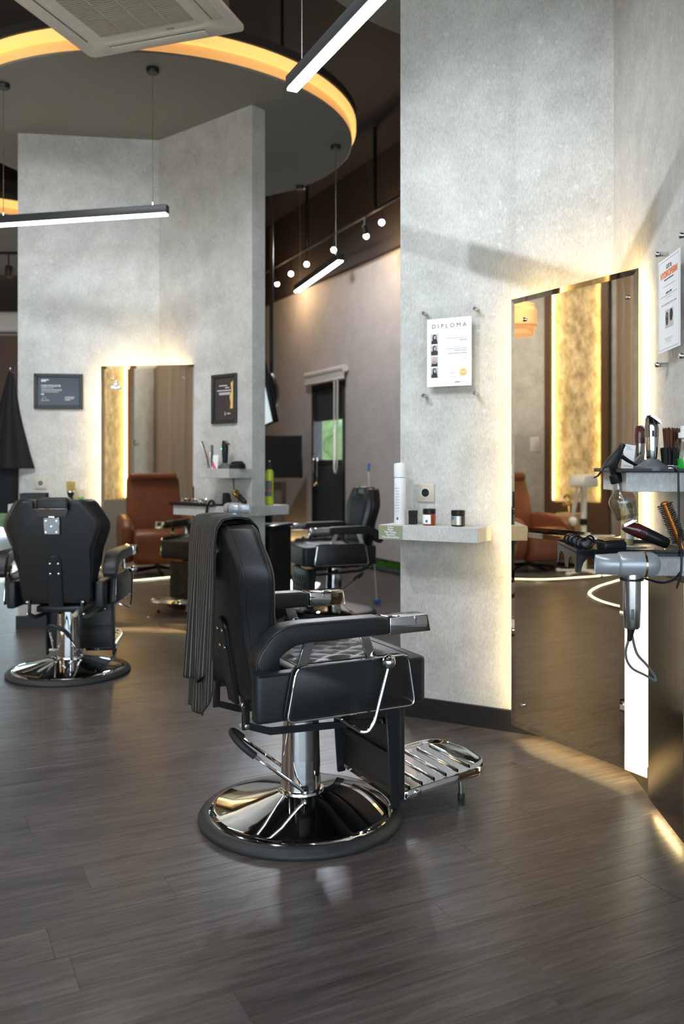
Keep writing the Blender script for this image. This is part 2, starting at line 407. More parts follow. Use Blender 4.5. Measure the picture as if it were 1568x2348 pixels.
for i, (h, my, x, y) in enumerate(pl):
    if i < 300 and h == 0:
        o = link('plank', pm_full, fl, (x, y, 0), (0, 0, FA))
    else:
        def q(a, b, z): return (x + a*ca - b*sa, y + a*sa + b*ca, z)
        e = .0004
        lo = [rest.verts.new(q(a, b, -.002)) for a, b in ((e, -PW+e), (PL-e, -PW+e), (PL-e, -e), (e, -e))]
        hi = [rest.verts.new(q(a, b, TH)) for a, b in ((e*1.6, -PW+e*1.6), (PL-e*1.6, -PW+e*1.6), (PL-e*1.6, -e*1.6), (e*1.6, -e*1.6))]
        fs = [rest.faces.new(hi)] + [rest.faces.new((lo[k], lo[(k+1) % 4], hi[(k+1) % 4], hi[k])) for k in range(4)]
        rv = random.random()
        for f_ in fs: f_[lay] = rv
me = bpy.data.meshes.new('distant_planks'); rest.to_mesh(me); rest.free(); me.materials.append(M['floor'])
o = link('distant_planks', me, fl); o['kind'] = 'stuff'

# ------------------------------------------------------------------ outer shell
struct(G().box((-40, -40, -.12), (40, 60, -.06)).build('ground_outside', M['pavement']))
struct(G().box((-6.6, -3.4, ZC), (3.8, 15.0, ZC+.1)).build('ceiling', M['black_paint']))
struct(G().box((-6.35, -3.2, 0), (-6.2, 11.1, ZC)).build('wall_left', M['wall']))
struct(G().box((-6.2, -3.1, 0), (-4.6, 2.25, ZC)).build('wall_left_front', M['wall']))
struct(G().box((3.4, -3.2, 0), (3.55, 5.6, ZC)).build('wall_right', M['wall_far']))
# far wall B1: light taupe up to 3.64 m with a door opening, dark bulkhead above
DS0, DS1, DH = 3.20, 4.16, 2.27
g = G(); MB1 = B1.M()
g.box((-.2, 0, 0), (DS0, .15, 3.64), M=MB1); g.box((DS1, 0, 0), (B1.L+.3, .15, 3.64), M=MB1); g.box((DS0, 0, DH), (DS1, .15, 3.64), M=MB1)
struct(g.build('wall_back', M['wall_far']))
struct(G().box((-.3, -.08, 3.64), (B1.L+.4, .15, ZC), M=MB1).build('trim_1', M['brown_dark']))
struct(G().box((0, -.014, 0), (DS0-.05, 0, .09), M=MB1).box((DS1+.05, -.014, 0), (B1.L, 0, .09), M=MB1).build('baseboard_back', M['base_black']))
# rear-left: brown wall over a window to the street
g = G(); g.box((-6.3, 11.0, 1.93), (-2.6, 11.15, ZC)); g.box((-3.1, 11.0, 0), (-2.6, 11.15, 1.93)); g.box((-2.75, 11.1, 0), (-2.6, 14.7, ZC)); g.box((-2.75, 14.55, 0), (-1.7, 14.7, ZC))
struct(g.build('wall_rear_left', M['brown_wall']))
struct(G().box((-6.2, 10.9, 3.14), (-2.6, 11.0, ZC)).build('trim_2', M['black_paint']))
w = struct(G().box((-6.2, 11.03, 0), (-6.12, 11.12, 1.93)).box((-3.18, 11.03, 0), (-3.1, 11.12, 1.93)).box((-4.7, 11.03, 0), (-4.63, 11.12, 1.93)).box((-6.2, 11.03, 1.87), (-3.1, 11.12, 1.93)).build('window_1', M['black_metal']))
for x0, x1 in ((-6.12, -4.7), (-4.63, -3.18)): G().box((x0, 11.07, 0), (x1, 11.076, 1.87)).build('pane', M['glass'], w)
# front (behind the camera): glazed shopfront
g = G(); g.box((-6.3, -3.2, 3.0), (3.5, -3.05, ZC))
struct(g.build('wall_front', M['brown_wall']))
g = G()
for x in (-6.2, -3.85, -1.5, .85, 3.3): g.box((x, -3.15, 0), (x+.08, -3.07, 3.0))
g.box((-6.2, -3.15, 2.94), (3.4, -3.07, 3.0)); g.box((-6.2, -3.15, 0), (3.4, -3.07, .06))
w = struct(g.build('window_2', M['black_metal']))
for x in (-6.12, -3.77, -1.42, .93): G().box((x, -3.115, .06), (x+2.27, -3.109, 2.94)).build('pane', M['glass'], w)
# hedge outside
def hedge(x0, x1, y, h, label):
    g = G()
    for k in range(26):
        g.ball((random.uniform(x0, x1), y+random.uniform(-.35, .35), random.uniform(.25, h)), random.uniform(.3, .55), 10, (1, .8, .9))
    o = g.build('hedge', M['hedge']); tag(o, label, 'hedge')
hedge(-8.5, -3.0, 14.5, 2.0, 'green hedge outside the rear street window')
hedge(-3.2, 1.6, 17.5, 2.2, 'green hedge seen through the dark glass door')

# ------------------------------------------------------------------ Y-shaped partitions carrying the stations
def isect(p, d, q, e):
    k = ((q.x-p.x)*e.y - (q.y-p.y)*e.x)/(d.x*e.y - d.y*e.x); return p + d*k
TH_A = .12
def hub(name, wa, wb, zt):
    k = wb.A; d3 = (-(wa.n + wb.n)).normalized(); pr = Vector((d3.y, -d3.x))
    a, b = wa.A, wb.A + wb.t*wb.L
    a2, b2 = a - wa.n*TH_A, b - wb.n*TH_A
    c1, c2 = k + d3*1.05 + pr*TH_A/2, k + d3*1.05 - pr*TH_A/2
    j1 = isect(b2, wb.t, c1, d3); j2 = isect(a2, wa.t, c2, d3)
    pts = [a, k, b, b2, j1, c1, c2, j2, a2]
    o = struct(G().prism(pts, 0, zt, 'xy').build(name, M['wall'], ang=20))
    g = G()
    for i in range(len(pts)):
        p, q = pts[i], pts[(i+1) % len(pts)]; w = W(p, q)
        cut0 = .0; cut1 = w.L
        g.box((-.012, -.013, 0), (w.L+.012, .002, .10), M=w.M(), bev=.002, seg=1)
    return o, g
wr, g = hub('wall_right_hub', W1, W2, ZD); struct(g.build('baseboard_right', M['base_black']))
wlh, g = hub('wall_left_hub', V1, V2, ZD); struct(g.build('baseboard_left', M['base_black']))

# round ceiling discs with an amber cove light
def disc(c, label):
    t = thing('ceiling_disc', label, 'ceiling disc', (c[0], c[1], ZD), group='round ceiling discs over the partitions')
    R = 1.41
    G().lathe([(0, 0), (R+.004, 0), (R+.010, .006), (R+.010, .012), (R, .013), (R, .075), (R-.06, .075), (R-.06, .16), (0, .16)], 96).build('soffit', M['disc'], t, 30)
    G().lathe([(R+.001, .013), (R+.006, .013), (R+.006, .078), (R+.001, .078)], 96).build('fascia', M['cream'], t, 30)  # glows by itself to look lit by the ring above
    G().lathe([(R-.055, .08), (R+.030, .08), (R+.040, .09), (R+.040, .135), (R+.03, .145), (R-.055, .145)], 96).build('light_ring', M['led_cove'], t, 30)
    G().lathe([(0, .16), (R+.045, .146), (R+.045, .20), (0, .20)], 96).build('top_board', M['black_paint'], t, 30)
    for k in range(3): G().cyl((.9*math.cos(k*2.1), .9*math.sin(k*2.1), .2), (.9*math.cos(k*2.1), .9*math.sin(k*2.1), ZC-ZD), .012, n=8).build('hanger_rod', M['black_metal'], t)
disc((-1.345, 6.385), 'round grey ceiling disc edged with amber light above the far partition')
disc((-3.95, 9.42), 'round grey ceiling disc glimpsed at the left edge behind the far partition')
disc((1.12, 3.60), 'round grey ceiling disc above the near right partition')

# ------------------------------------------------------------------ linear pendants
def pendant(p0, p1, w0, w1, ztop, label, rose=True):
    p0, p1 = Vector(p0), Vector(p1); L = (p1-p0).length; a = math.atan2(p1.y-p0.y, p1.x-p0.x); c = (p0+p1)/2
    t = thing('linear_pendant', label, 'pendant lamp', (c.x, c.y, 2.685), a, 'black linear pendants')
    G().box((-L/2, -.026, .010), (L/2, .026, .060), bev=.003).build('housing', M['bar_body'], t)
    G().box((-L/2+.006, -.022, .0), (L/2-.006, .022, .011), bev=.002, seg=1).build('diffuser', M['led_cool'], t)
    for u in (w0, w1):
        G().cyl((u, 0, .058), (u, 0, ztop-2.685), .0022, n=6).build('wire', M['steel'], t)
        G().cyl((u, 0, .058), (u, 0, .082), .006, n=8).build('clamp', M['steel'], t)
        G().lathe([(0, -.03), (.034, -.03), (.038, -.024), (.038, 0), (0, 0)], 20, Matrix.Translation((u, 0, ztop-2.685))).build('ceiling_rose', M['black_metal'], t)
def dirp(c, ang, L): d = Vector((math.cos(ang), math.sin(ang)))*L/2; c = Vector(c); return c-d, c+d
# left bar: wires at (-1.141,5.178) and (-2.124,5.391)
a, b = Vector((-2.124, 5.391)), Vector((-1.141, 5.178)); d = (b-a).normalized(); c = (a+b)/2; h = (b-a).length/2
pendant(c-d*.60, c+d*.60, -h, h, ZD, 'long black pendant bar lit white before the left partition')
a, b = Vector((-.359, 7.359)), Vector((-.046, 6.435)); d = (b-a).normalized(); c = (a+b)/2; h = (b-a).length/2
pendant(c-d*.60, c+d*.60, -h, h, ZD, 'short-looking bright pendant bar behind the left partition near the track spots')
d = Vector((.428, -.904)); e = Vector((-.204, 3.463))
pendant(e, e+d*1.2, -.49, .49, ZC, 'bright pendant bar slanting out of the top edge')

# ------------------------------------------------------------------ mirrors with warm light behind
def mirror(p, q, z0, z1, label, pins, low_cut=None):
    w = W(p, q); L = w.L; h = z1-z0
    t = thing('wall_mirror', label, 'mirror', (w.A.x, w.A.y, z0), w.ang)
    bv = .022
    def pane(x0, x1, a, b, name='mirror_pane'):
        g = G()
        o = [(x0, a), (x1, a), (x1, b), (x0, b)]; i = [(x0+bv, a+bv), (x1-bv, a+bv), (x1-bv, b-bv), (x0+bv, b-bv)]
        g.loft([[(x, .006, z) for x, z in o], [(x, .0009, z) for x, z in o], [(x, 0, z) for x, z in i]], True)
        return g.build(name, M['mirror'], t, 1)
    if low_cut is None: pane(0, L, 0, h)
    else:
        sc, zc = low_cut
        pane(0, L, zc, h); pane(0, sc, 0, zc)
    # carrier board and the light strips behind the edges
    G().box((.06, .008, .06), (L-.06, .03, h-.06)).build('carrier_board', M['black_matte'], t)
    for lo, hi in (((.035, .012, .05), (.05, .028, h-.05)), ((L-.05, .012, .05), (L-.035, .028, h-.05)), ((.06, .012, h-.052), (L-.06, .028, h-.037)), ((.06, .012, .014), (L-.06, .028, .034))):
        G().box(lo, hi).build('light_strip', M['led_warm'], t)
    for s_, z_ in pins:
        G().lathe([(0, -.012), (.006, -.012), (.009, -.006), (.009, .001), (0, .001)], 14, Matrix.Translation((s_, 0, z_)) @ Matrix.Rotation(rad(-90), 4, 'X')).build('mirror_pin', M['chrome'], t)
    return t, w
mt, MR = mirror((.731, 3.715), (1.074, 3.115), .06, 1.8975, 'tall bronze mirror with a glowing rim on the near right partition', [(.085, 1.74), (.640, 1.74), (.075, .105)], (.627, .84))
L_ = MR.L
# lower right: frosted light strip and bronze side panel
G().box((.629, .0, .0), (L_+.068, .006, .84), M=None).build('frosted_light_strip', M['light_strip'], mt)
SW = W(W2.p(.635, .040).xy, W2.p(.98, .040).xy)
o = thing('glass_side_panel', 'dark bronze glass panel below the shelf at the right edge', 'glass panel', (SW.A.x, SW.A.y, .035), SW.ang)
G().box((0, -.004, 0), (SW.L+.012, .004, .79), bev=.001, seg=1).build('pane', M['bronze_glass'], o); G().box((.02, .010, .006), (SW.L-.08, .024, .022)).build('light_strip', M['led_warm'], o)
ml, MLw = mirror((-1.735, 6.185), (-1.032, 6.070), .06, 1.896, 'tall bronze mirror with a glowing rim on the far left partition', [(.085, 1.74), (.62, 1.74), (.09, .09), (.355, .035)])
# ------------------------------------------------------------------ barber chair (x forward, y left, z up; origin on the floor under the column)
def barber_chair(label, loc, yaw):
    t = thing('barber_chair', label, 'barber chair', (*loc, 0), rad(yaw), 'black barber chairs')
    LE, CH, BM = M['leather'], M['chrome'], M['black_metal']
    # base
    b = G().lathe([(0, .012), (.300, .012), (.308, .022), (.307, .034), (.298, .042), (.285, .046), (.23, .058), (.16, .074), (.10, .088), (.078, .094), (.076, .102), (.066, .104), (0, .104)], 72).build('base_disc', CH, t, 25)
    G().lathe([(.300, 0), (.336, 0), (.342, .008), (.343, .016), (.338, .024), (.331, .0255), (.328, .031), (.318, .035), (.306, .034), (.300, .02), (.300, 0)], 72).build('rubber_ring', M['rubber'], t, 50)
    col = G().lathe([(0, .10), (.066, .10), (.0655, .16), (.061, .30), (.057, .40), (0, .40)], 32).build('column', CH, t, 40)
    g = G(); g.grid(lambda a, c: (lambda th, z: ((.0645-.018*(z-.1)+.001)*math.sin(th)-.0, -(.0665-.025*(z-.1)+.0012)*math.cos(th), z))(-.55+a*1.1, .205+c*.155), 8, 2)
    g.build('column_plate', M['steel'], col)
    G().box((-.028, -.078, .100), (-.006, -.055, .128), bev=.004).build('pedal_pivot', BM, t)
    # pump pedal
    pr = [(-.022, -.078, .112), (-.205, -.048, .262)]; pr2 = [(-.022, .078, .140), (-.205, .048, .290)]
    lv = G().tube(pr, .0055, 8).tube(pr2, .0055, 8).ball((-.020, -.078, .112), .010).ball((-.020, .078, .140), .010).build('pump_lever', CH, t)
    G().tube([(-.186, -.052, .248), (-.218, -.046, .276), (-.238, -.02, .300), (-.240, .02, .316), (-.222, .044, .306), (-.190, .052, .279)], .012, 10, fil=.02).build('pedal_grip', M['rubber'], lv)
    G().cyl((-.016, -.06, .094), (-.030, -.085, .078), .007, n=10).build('drain_screw', M['steel'], t)
    # under frame
    G().box((-.17, -.13, .375), (.20, .13, .41), bev=.006).build('seat_frame', BM, t)
    for s in (-1, 1):
        G().prism([(-.262, .375), (-.235, .362), (-.17, .338), (.25, .318), (.25, .338), (-.165, .360), (-.23, .382), (-.258, .390)], s*.14-.004, s*.14+.004, 'xz').build('linkage_bar', BM, t)
        G().box((-.262, s*.14-.006, .365), (-.238, s*.14+.006, .455), bev=.002).build('back_hinge', BM, t)
        for x, z in ((-.250, .378), (.235, .328), (-.262, .445)):
            G().cyl((x, s*.142, z), (x, s*.155, z), .0085, n=10, bev=.002).build('bolt', M['steel'], t)
    G().cyl((-.235, -.10, .372), (-.10, -.10, .398), .0125, n=12).cyl((-.255, -.10, .368), (-.235, -.10, .372), .006, n=8).build('gas_spring', M['cream_tube'], t)
    # seat cushion with diamond quilting
    st = G().prism([(-.262, -.258), (-.245, -.262), (.318, -.262), (.336, -.245), (.338, 0), (.336, .245), (.318, .262), (-.245, .262), (-.262, .258), (-.262, .214), (-.130, .206), (-.130, -.206), (-.262, -.214)], .410, .557, 'xy', bev=.022, seg=4).build('seat', LE, t, 50)
    def q(a, c):
        x = -.115+a*.375; y = -.205+c*.41; k = .062
        w = abs(math.sin(PI*(x/k+y/(k*.62))/2))*abs(math.sin(PI*(x/k-y/(k*.62))/2))
        e = min(1, min(a, 1-a, c, 1-c)*9)
        return (x, y, .556+(.004+.010*w**.55)*e - .004*(1-e))
    G().grid(q, 72, 66).build('seat_quilting', LE, st, 60)
    G().tube([(-.10, -.238, .557), (.295, -.238, .557), (.295, .238, .557), (-.10, .238, .557)], .0025, 6, closed=True, fil=.04).build('piping', LE, st)
    # backrest
    def ur(z): return -.237-(z-.43)*.165
    half = [(.190, .432), (.199, .46), (.206, .56), (.236, .66), (.249, .735), (.262, .765), (.287, .835), (.290, .865), (.280, .892), (.232, .972), (.214, .992), (.19, 1.0), (.098, 1.0), (.094, .955), (.085, .948)]
    out = half + [(-v, z) for v, z in half[::-1]]
    def ins(z): return min(1, max(.28, (z-.50)/.2))
    def ring(du, dv, dz=0):
        return [(ur(z)+du, (abs(v)-dv*(ins(z) if abs(v) > .15 else 0))*(1 if v > 0 else -1), z-(dz if z > .94 else (-dz if z < .47 else 0))) for v, z in out]
    bk = G().loft([ring(0, .062, .016), ring(.012, .045, .004), ring(.068, .004), ring(.088, .004), ring(.100, .022, .012)], bev=.008, seg=3).build('backrest', LE, t, 40)
    for s in (-1, 1):
        L0 = [Vector((ur(z)+.013, s*(v-.044*ins(z)), z)) for v, z in half[1:12]]; G().tube(L0, .0022, 6).build('piping', LE, bk)
        L1 = [Vector((ur(z)+.080, s*(v-.0035), z)) for v, z in half[1:12]]; G().tube(L1, .0022, 6).build('piping', LE, bk)
    def ribs(a, c):
        z = .57+c*.36; w = .15+.035*max(0, min(1, (z-.7)/.15)); y = -w+a*2*w
        e = min(1, min(a, 1-a, c, 1-c)*12)
        return (ur(z)+.100+e*(.002+.009*abs(math.sin(a*PI*8))**.6), y, z)
    G().grid(ribs, 64, 10).build('channel_quilting', LE, bk, 70)
    hr = G().box((-.048, -.086, .0), (.045, .086, .072), bev=.018, seg=4).build('headrest', LE, t, 50, loc=(ur(.98)+.050, 0, .938))
    G().prism([(-.090, .045), (.090, .045), (.078, .0), (-.078, .0)], -.004, .002, 'yz', bev=.001, seg=1, M=Matrix.Translation((-.050, 0, -.026)) @ Matrix.Rotation(rad(-20), 4, 'Y')).build('chrome_bracket', CH, hr)
    G().box((-.004, -.042, -.093), (.004, .042, 0), bev=.003, seg=1, M=Matrix.Translation((-.052, 0, -.032)) @ Matrix.Rotation(rad(-9), 4, 'Y')).build('chrome_plate', CH, hr); G().box((-.050, -.014, -.04), (-.044, .014, -.018)).build('chrome_neck', CH, hr)
    for y, z in ((-.028, -.05), (.028, -.05), (0, -.08), (-.028, -.11), (.028, -.11)): G().cyl((-.051, y, z), (-.056, y, z), .005, n=8).build('screw', M['steel'], hr)
    # rear spine plate
    sp = [(-.038, .415), (.038, .415), (.038, .66)] + [(.038*math.cos(a), .66+.038*math.sin(a)) for a in (rad(30), rad(60), rad(90), rad(120), rad(150))] + [(-.038, .66)]
    pl_ = G().loft([[(ur(z)-.010, y, z) for y, z in sp], [(ur(z)+.004, y, z) for y, z in sp]], bev=.002, seg=1).build('spine_plate', BM, t)
    for y in (-.022, .022):
        for z in (.60, .655): G().cyl((ur(z)-.009, y, z), (ur(z)-.015, y, z), .0065, n=10, bev=.002).build('bolt', M['steel'], pl_)
    # side panels, arm posts, arms
    def rr(pts, r, n=4):
        o = []; N = len(pts)
        for i in range(N):
            p, a, c = Vector(pts[i]), Vector(pts[i-1]), Vector(pts[(i+1) % N])
            A = p+(a-p).normalized()*r; C = p+(c-p).normalized()*r
            for k in range(n+1):
                u = k/n; o.append(tuple(A*(1-u)**2+p*2*u*(1-u)+C*u*u))
        return o
    panel = rr([(-.182, .418), (.262, .418), (.236, .580), (-.150, .580)], .026)
    arm_side = [(.152, .706), (.152, .656), (-.12, .655), (-.165, .650), (-.200, .632), (-.232, .600), (-.250, .582), (-.272, .578), (-.288, .592), (-.290, .612), (-.278, .640), (-.250, .676), (-.222, .700), (-.190, .712), (-.15, .716), (.05, .714), (.12, .713)]
    for s in (-1, 1):
        lo, hi = sorted((s*.272, s*.302))
        pn = G().prism(panel, lo, hi, 'xz', bev=.003, seg=1, ang=60).build('side_panel', LE, t, 50)
        G().tube([(x, s*.302, z) for x, z in panel], .0036, 8, closed=True).build('chrome_trim', CH, pn)
        G().tube([(x, s*.274, z) for x, z in panel], .0030, 8, closed=True).build('inner_trim', BM, pn)
        for x0, x1 in ((-.128, -.100), (.112, .082)):
            G().prism([(x0-.017, .576), (x0+.017, .576), (x1+.017, .66), (x1-.017, .66)], s*.288-.0045, s*.288+.0045, 'xz', bev=.001, seg=1).build('arm_post', CH, t)
        G().ball((.108, s*.288-s*.008, .604), .012, 12).build('post_knob', CH, t)
        lo, hi = sorted((s*.258, s*.332))
        ar = G().prism(arm_side, lo, hi, 'xz', bev=.013, seg=4, ang=20).build('armrest', LE, t, 60)
        G().tube([(x, s*.331, z-.006*(1 if z > .69 else 0)) for x, z in arm_side[8:]], .0018, 6).build('seam', LE, ar)
        y0, y1 = s*.256, s*.334
        G().loft([[(.152, y0, .655), (.152, y1, .655), (.152, y1, .709), (.152, y0, .709)], [(.304, y0+s*.004, .655), (.304, y1-s*.004, .655), (.292, y1-s*.004, .709), (.292, y0+s*.004, .709)]], bev=.003, seg=2).build('chrome_cap', CH, ar, 30)
    # recline lever on the near side
    rl = G().tube([(-.02, -.25, .410), (.005, -.27, .405), (.055, -.325, .366), (.075, -.332, .366), (.096, -.334, .392), (.149, -.330, .560)], .0062, 8, fil=.02).build('recline_lever', CH, t)
    G().ball((.150, -.330, .572), .0225, 20).build('ball_knob', CH, rl)
    # footrest
    fp = G().box((.262, -.196, .072), (.292, .196, .378), bev=.010, seg=3).build('footrest_panel', LE, t, 50)
    def q2(a, c):
        y = -.175+a*.35; z = .095+c*.262; k = .05
        w = abs(math.sin(PI*(z/k+y/(k*.62))/2))*abs(math.sin(PI*(z/k-y/(k*.62))/2)); e = min(1, min(a, 1-a, c, 1-c)*9)
        return (.290+(.003+.008*w**.55)*e, y, z)
    G().grid(q2, 50, 40).build('panel_quilting', LE, fp, 60)
    for s in (-1, 1):
        G().prism([(.212, .382), (.268, .382), (.268, .050), (.236, .050)], s*.196-.006, s*.196+.006, 'xz', bev=.003, seg=1).build('side_bracket', BM, fp)
    G().box((.246, -.19, .20), (.262, .19, .222)).build('cross_bar', BM, fp); G().box((.248, -.19, .075), (.264, .19, .088)).build('cross_bar', CH, fp)
    # footplate: rises slightly to the front, pressed ribs run across
    Mf = Matrix.Translation((.285, 0, .088)) @ Matrix.Rotation(rad(-5.5), 4, 'Y')
    ol = rr([(0, -.190), (.07, -.190), (.07, -.182), (.355, -.150), (.370, 0), (.355, .150), (.07, .182), (.07, .190), (0, .190)], .012, 3)
    ol = rr([(0, -.186), (.325, -.178), (.380, -.13), (.396, 0), (.380, .13), (.325, .178), (0, .186)], .03, 4)
    fpl = G()
    inn = [(x*.955+.008, y*.93) for x, y in ol]
    fpl.loft([[(x, y, -.022) for x, y in ol], [(x, y, .002) for x, y in ol], [(x*.985+.003, y*.98, .006) for x, y in ol], [(x, y, .004) for x, y in inn], [(x*.97+.004, y*.97, -.003) for x, y in inn]], M=Mf)
    fo = fpl.build('footplate', CH, t, 50)
    for k in range(6):
        x = .050+k*.052; wd = .150-.004*k
        G().loft([[(x+dx*.009*(1 if e < 2 else .4), yy, -.003+dz) for dx, dz in ((-1, 0), (-.7, .005), (0, .0075), (.7, .005), (1, 0))] for e, yy in ((2, -wd), (0, -wd+.012), (1, wd-.012), (2, wd))], cap=False, closed=False, M=Mf).build('rib', CH, fo, 70)
    for s in (-1, 1):
        lg = G().cyl((.56, s*.13, .018), (.555, s*.13, .10), .009, n=12).build('foot_leg', CH, t)
        G().cyl((.56, s*.13, .004), (.56, s*.13, .026), .013, n=12, bev=.003).build('rubber_foot', M['rubber'], lg)
        G().cyl((.300, s*.19, .082), (.300, s*.206, .082), .009, n=10, bev=.002).build('bolt', M['steel'], t); G().cyl((.345, s*.180, .088), (.345, s*.198, .088), .010, n=10, bev=.002).build('bolt', M['steel'], t)
    return t
chair = barber_chair('black leather barber chair with a striped cape over its back', (-.1379, 2.89), 27)
c2 = copy_tree(chair); c2.location = (-1.554, 4.889, 0); c2.rotation_euler = (0, 0, rad(92)); c2['label'] = 'black barber chair seen from behind, facing the far left mirror'
c3 = copy_tree(chair); c3.location = (-.065, 6.88, 0); c3.rotation_euler = (0, 0, rad(200)); c3['label'] = 'black barber chair facing left behind the near chair, before the taupe wall'

# pinstriped cape folded over the near chair's back
def cape():
    t = thing('barber_cape', 'dark pinstriped barber cape draped over the near chair back', 'cape', (-.1379, 2.89, .95), rad(27))
    t.location = (-.1379, 2.89, 0)
    def layer(v0, v1, zend, off, seedp, name, amp, rc, fr):
        path = [(-.205, .90-.0), (-.214, .95), (-.224, .985), (-.250, 1.012), (-.285, 1.018), (-.325, 1.012), (-.344, .985), (-.350, .93), (-.353, .80), (-.357, .66), (-.360, .54), (-.364, .42)]
        pts = [Vector((u, 0, z)) for u, z in path]; cum = [0]
        for i in range(1, len(pts)): cum.append(cum[-1]+(pts[i]-pts[i-1]).length)
        tot = [c for c, p in zip(cum, path) if True][-1]
        # length where z reaches zend
        Lz = cum[7] + (path[7][1]-zend)*1.004
        t0 = cum[0] if fr else cum[3]
        def at(d):
            for i in range(1, len(cum)):
                if d <= cum[i] or i == len(cum)-1:
                    k = (d-cum[i-1])/(cum[i]-cum[i-1]); return pts[i-1].lerp(pts[i], k)
        NU, NV = 44, 60
        bm = bmesh.new(); uvl = bm.loops.layers.uv.new('cloth'); V = []; UV = {}
        for i in range(NU+1):
            a = i/NU; y = v0+(v1-v0)*a
            rt = (1-a)*abs(v1-v0)                    # distance to right edge
            cut = rc*(1-math.sqrt(max(0, 1-max(0, 1-rt/rc)**2))) if rt < rc else 0
            row = []
            for j in range(NV+1):
                b = j/NV; d = t0+(Lz-cut-t0)*b; p = at(d)
                hang = max(0, d-cum[6])/(Lz-cum[6])
                w = math.sin(y*55+seedp)+.55*math.sin(y*97+1.3*seedp)
                du = -off-amp*(.18+hang)*(w+1.3)*.5 if d > cum[4] else -0*off
                dz = off if d < cum[6] else 0
                row.append(bm.verts.new((p.x+du+(0 if d > cum[4] else off*.8), y+hang*(.018*math.sin(y*40)+ (-.012)), p.z+dz+.002*w*(1-min(1, hang*4)))))
                UV[row[-1]] = (y+.0006*w, d)
            V.append(row)
        for i in range(NU):
            for j in range(NV):
                f = bm.faces.new((V[i][j], V[i][j+1], V[i+1][j+1], V[i+1][j]))
                for lp in f.loops: lp[uvl].uv = UV[lp.vert]
        edge = [V[i][NV].co.copy() for i in range(NU+1)] + [V[NU][j].co.copy() for j in range(NV-1, 14, -1)]
        me = bpy.data.meshes.new(name); bm.to_mesh(me); bm.free()
        for p in me.polygons: p.use_smooth = True
        me.materials.append(M['cloth']); o = link(name, me, t)
        md = o.modifiers.new('thickness', 'SOLIDIFY'); md.thickness = .0016; md.offset = 1
        G().tube(edge, .0022, 5).build('hem', M['hem'], o)
    layer(.092, -.160, .515, .008, .4, 'upper_fold', .020, .10, True)
    layer(.055, -.160, .415, .003, 2.1, 'lower_fold', .010, .09, False)
cape()
# ------------------------------------------------------------------ shelves clad in the wallpaper
def shelf(w, pts, z0, z1, label):
    o = G().prism([(s, -of) for s, of in pts], z0, z1, 'xy', M=w.M(), bev=.0015, seg=1).build('wall_shelf', M['wall'], ang=20)
    return tag(o, label, 'shelf', 'wallpaper-clad shelves on the partitions')
T2 = TH_A
sh1 = shelf(W1, [(-.027, .18), (.447, .18), (.447, .0), (.0, .0), (.0, -T2), (.447, -T2), (.447, -T2-.18), (-.027, -T2-.18)], .846, .911, 'thick stained shelf with jars and a sticker, below the diploma')
shelf(V1, [(-.027, .18), (.447, .18), (.447, .0), (.0, .0), (.0, -T2), (.447, -T2), (.447, -T2-.18), (-.027, -T2-.18)], .846, .911, 'shelf behind the left chair back, below the wide certificate')
for w, nm in ((W2, 'near right'), (V2, 'far left')):
    up = {'near right': 'upper shelf at the right edge holding the chrome clipper', 'far left': 'short upper shelf with a comb and black clipper on the far partition'}[nm]
    lo = {'near right': 'lower shelf at the right edge under the black tool tray', 'far left': 'lower shelf wrapping the far partition end, with the lime spray can'}[nm]
    shelf(w, [(.69, 0), (.69, .21), (.979, .21), (.979, 0)], 1.10, 1.16, up)
    shelf(w, [(.42, 0), (.42, .21), (1.0, .21), (1.0, -T2-.21), (.42, -T2-.21), (.42, -T2), (.978, -T2), (.978, 0)], .846, .911, lo)
# sticker on the near shelf
st_ = G().box((0, -.0012, 0), (.118, .0005, .060)).build('sticker', pm('olive_sticker', (.30, .31, .20), .5), sh1, loc=W1.p(-.025, .1802, .850), rot=(0, 0, W1.ang), label='small sticker with white lettering')
for k, (s_, sz) in enumerate((('Kalau', .0135), ('Muka', .0135), ('Pas-Pasan,', .0145), ('Rambut', .0135), ('Dimaksimalkan', .0145))):
    text(s_, sz, M['white_ink'], st_, (.059, -.0018, .0525-k*.0113), bold=.0003)

# ------------------------------------------------------------------ wall-mounted prints, sockets
def holder(w, s0, s1, z0, z1, label, name):
    c = (s0+s1)/2; t = thing(name, label, 'poster holder', w.p(c, 0, z0), w.ang); hw = (s1-s0)/2; h = z1-z0
    G().box((-hw-.022, -.034, -.022), (hw+.022, -.030, h+.022)).build('acrylic_sheet', M['acrylic'], t, 20)
    for x in (-hw, hw):
        for z in (0, h):
            G().lathe([(0, 0), (.0085, 0), (.0085, .028), (.006, .029), (.006, .031), (.0095, .032), (.0095, .040), (.007, .043), (0, .043)], 16, Matrix.Translation((x, 0, z)) @ Matrix.Rotation(rad(90), 4, 'X')).build('standoff', M['steel'], t)
    return t
dp = holder(W1, .134, .383, 1.504, 1.884, 'white diploma sheet in a clear acrylic holder beside the near mirror', 'diploma_holder')
sheet = G().box((-.108, -.0356, .038), (.108, -.0342, .349)).build('diploma_sheet', M['paper'], dp, 20)
YF = -.0360
text('DIPLOMA', .0275, M['ink'], sheet, (0, YF, .313), space=1.62)
def bars(parent, rows, mat, x1=None):
    for x, z, wd, hh in rows: G().box((x, YF-.0004, z), (x+wd, YF+.0006, z+hh)).build('print_line', mat, parent)
bars(sheet, [(-.012, .254, .098, .0026), (-.012, .206, .098, .0026)], M['ink_light'])
text('SURYA SUKRI', .0062, M['ink'], sheet, (.087, YF, .2455), 'RIGHT')
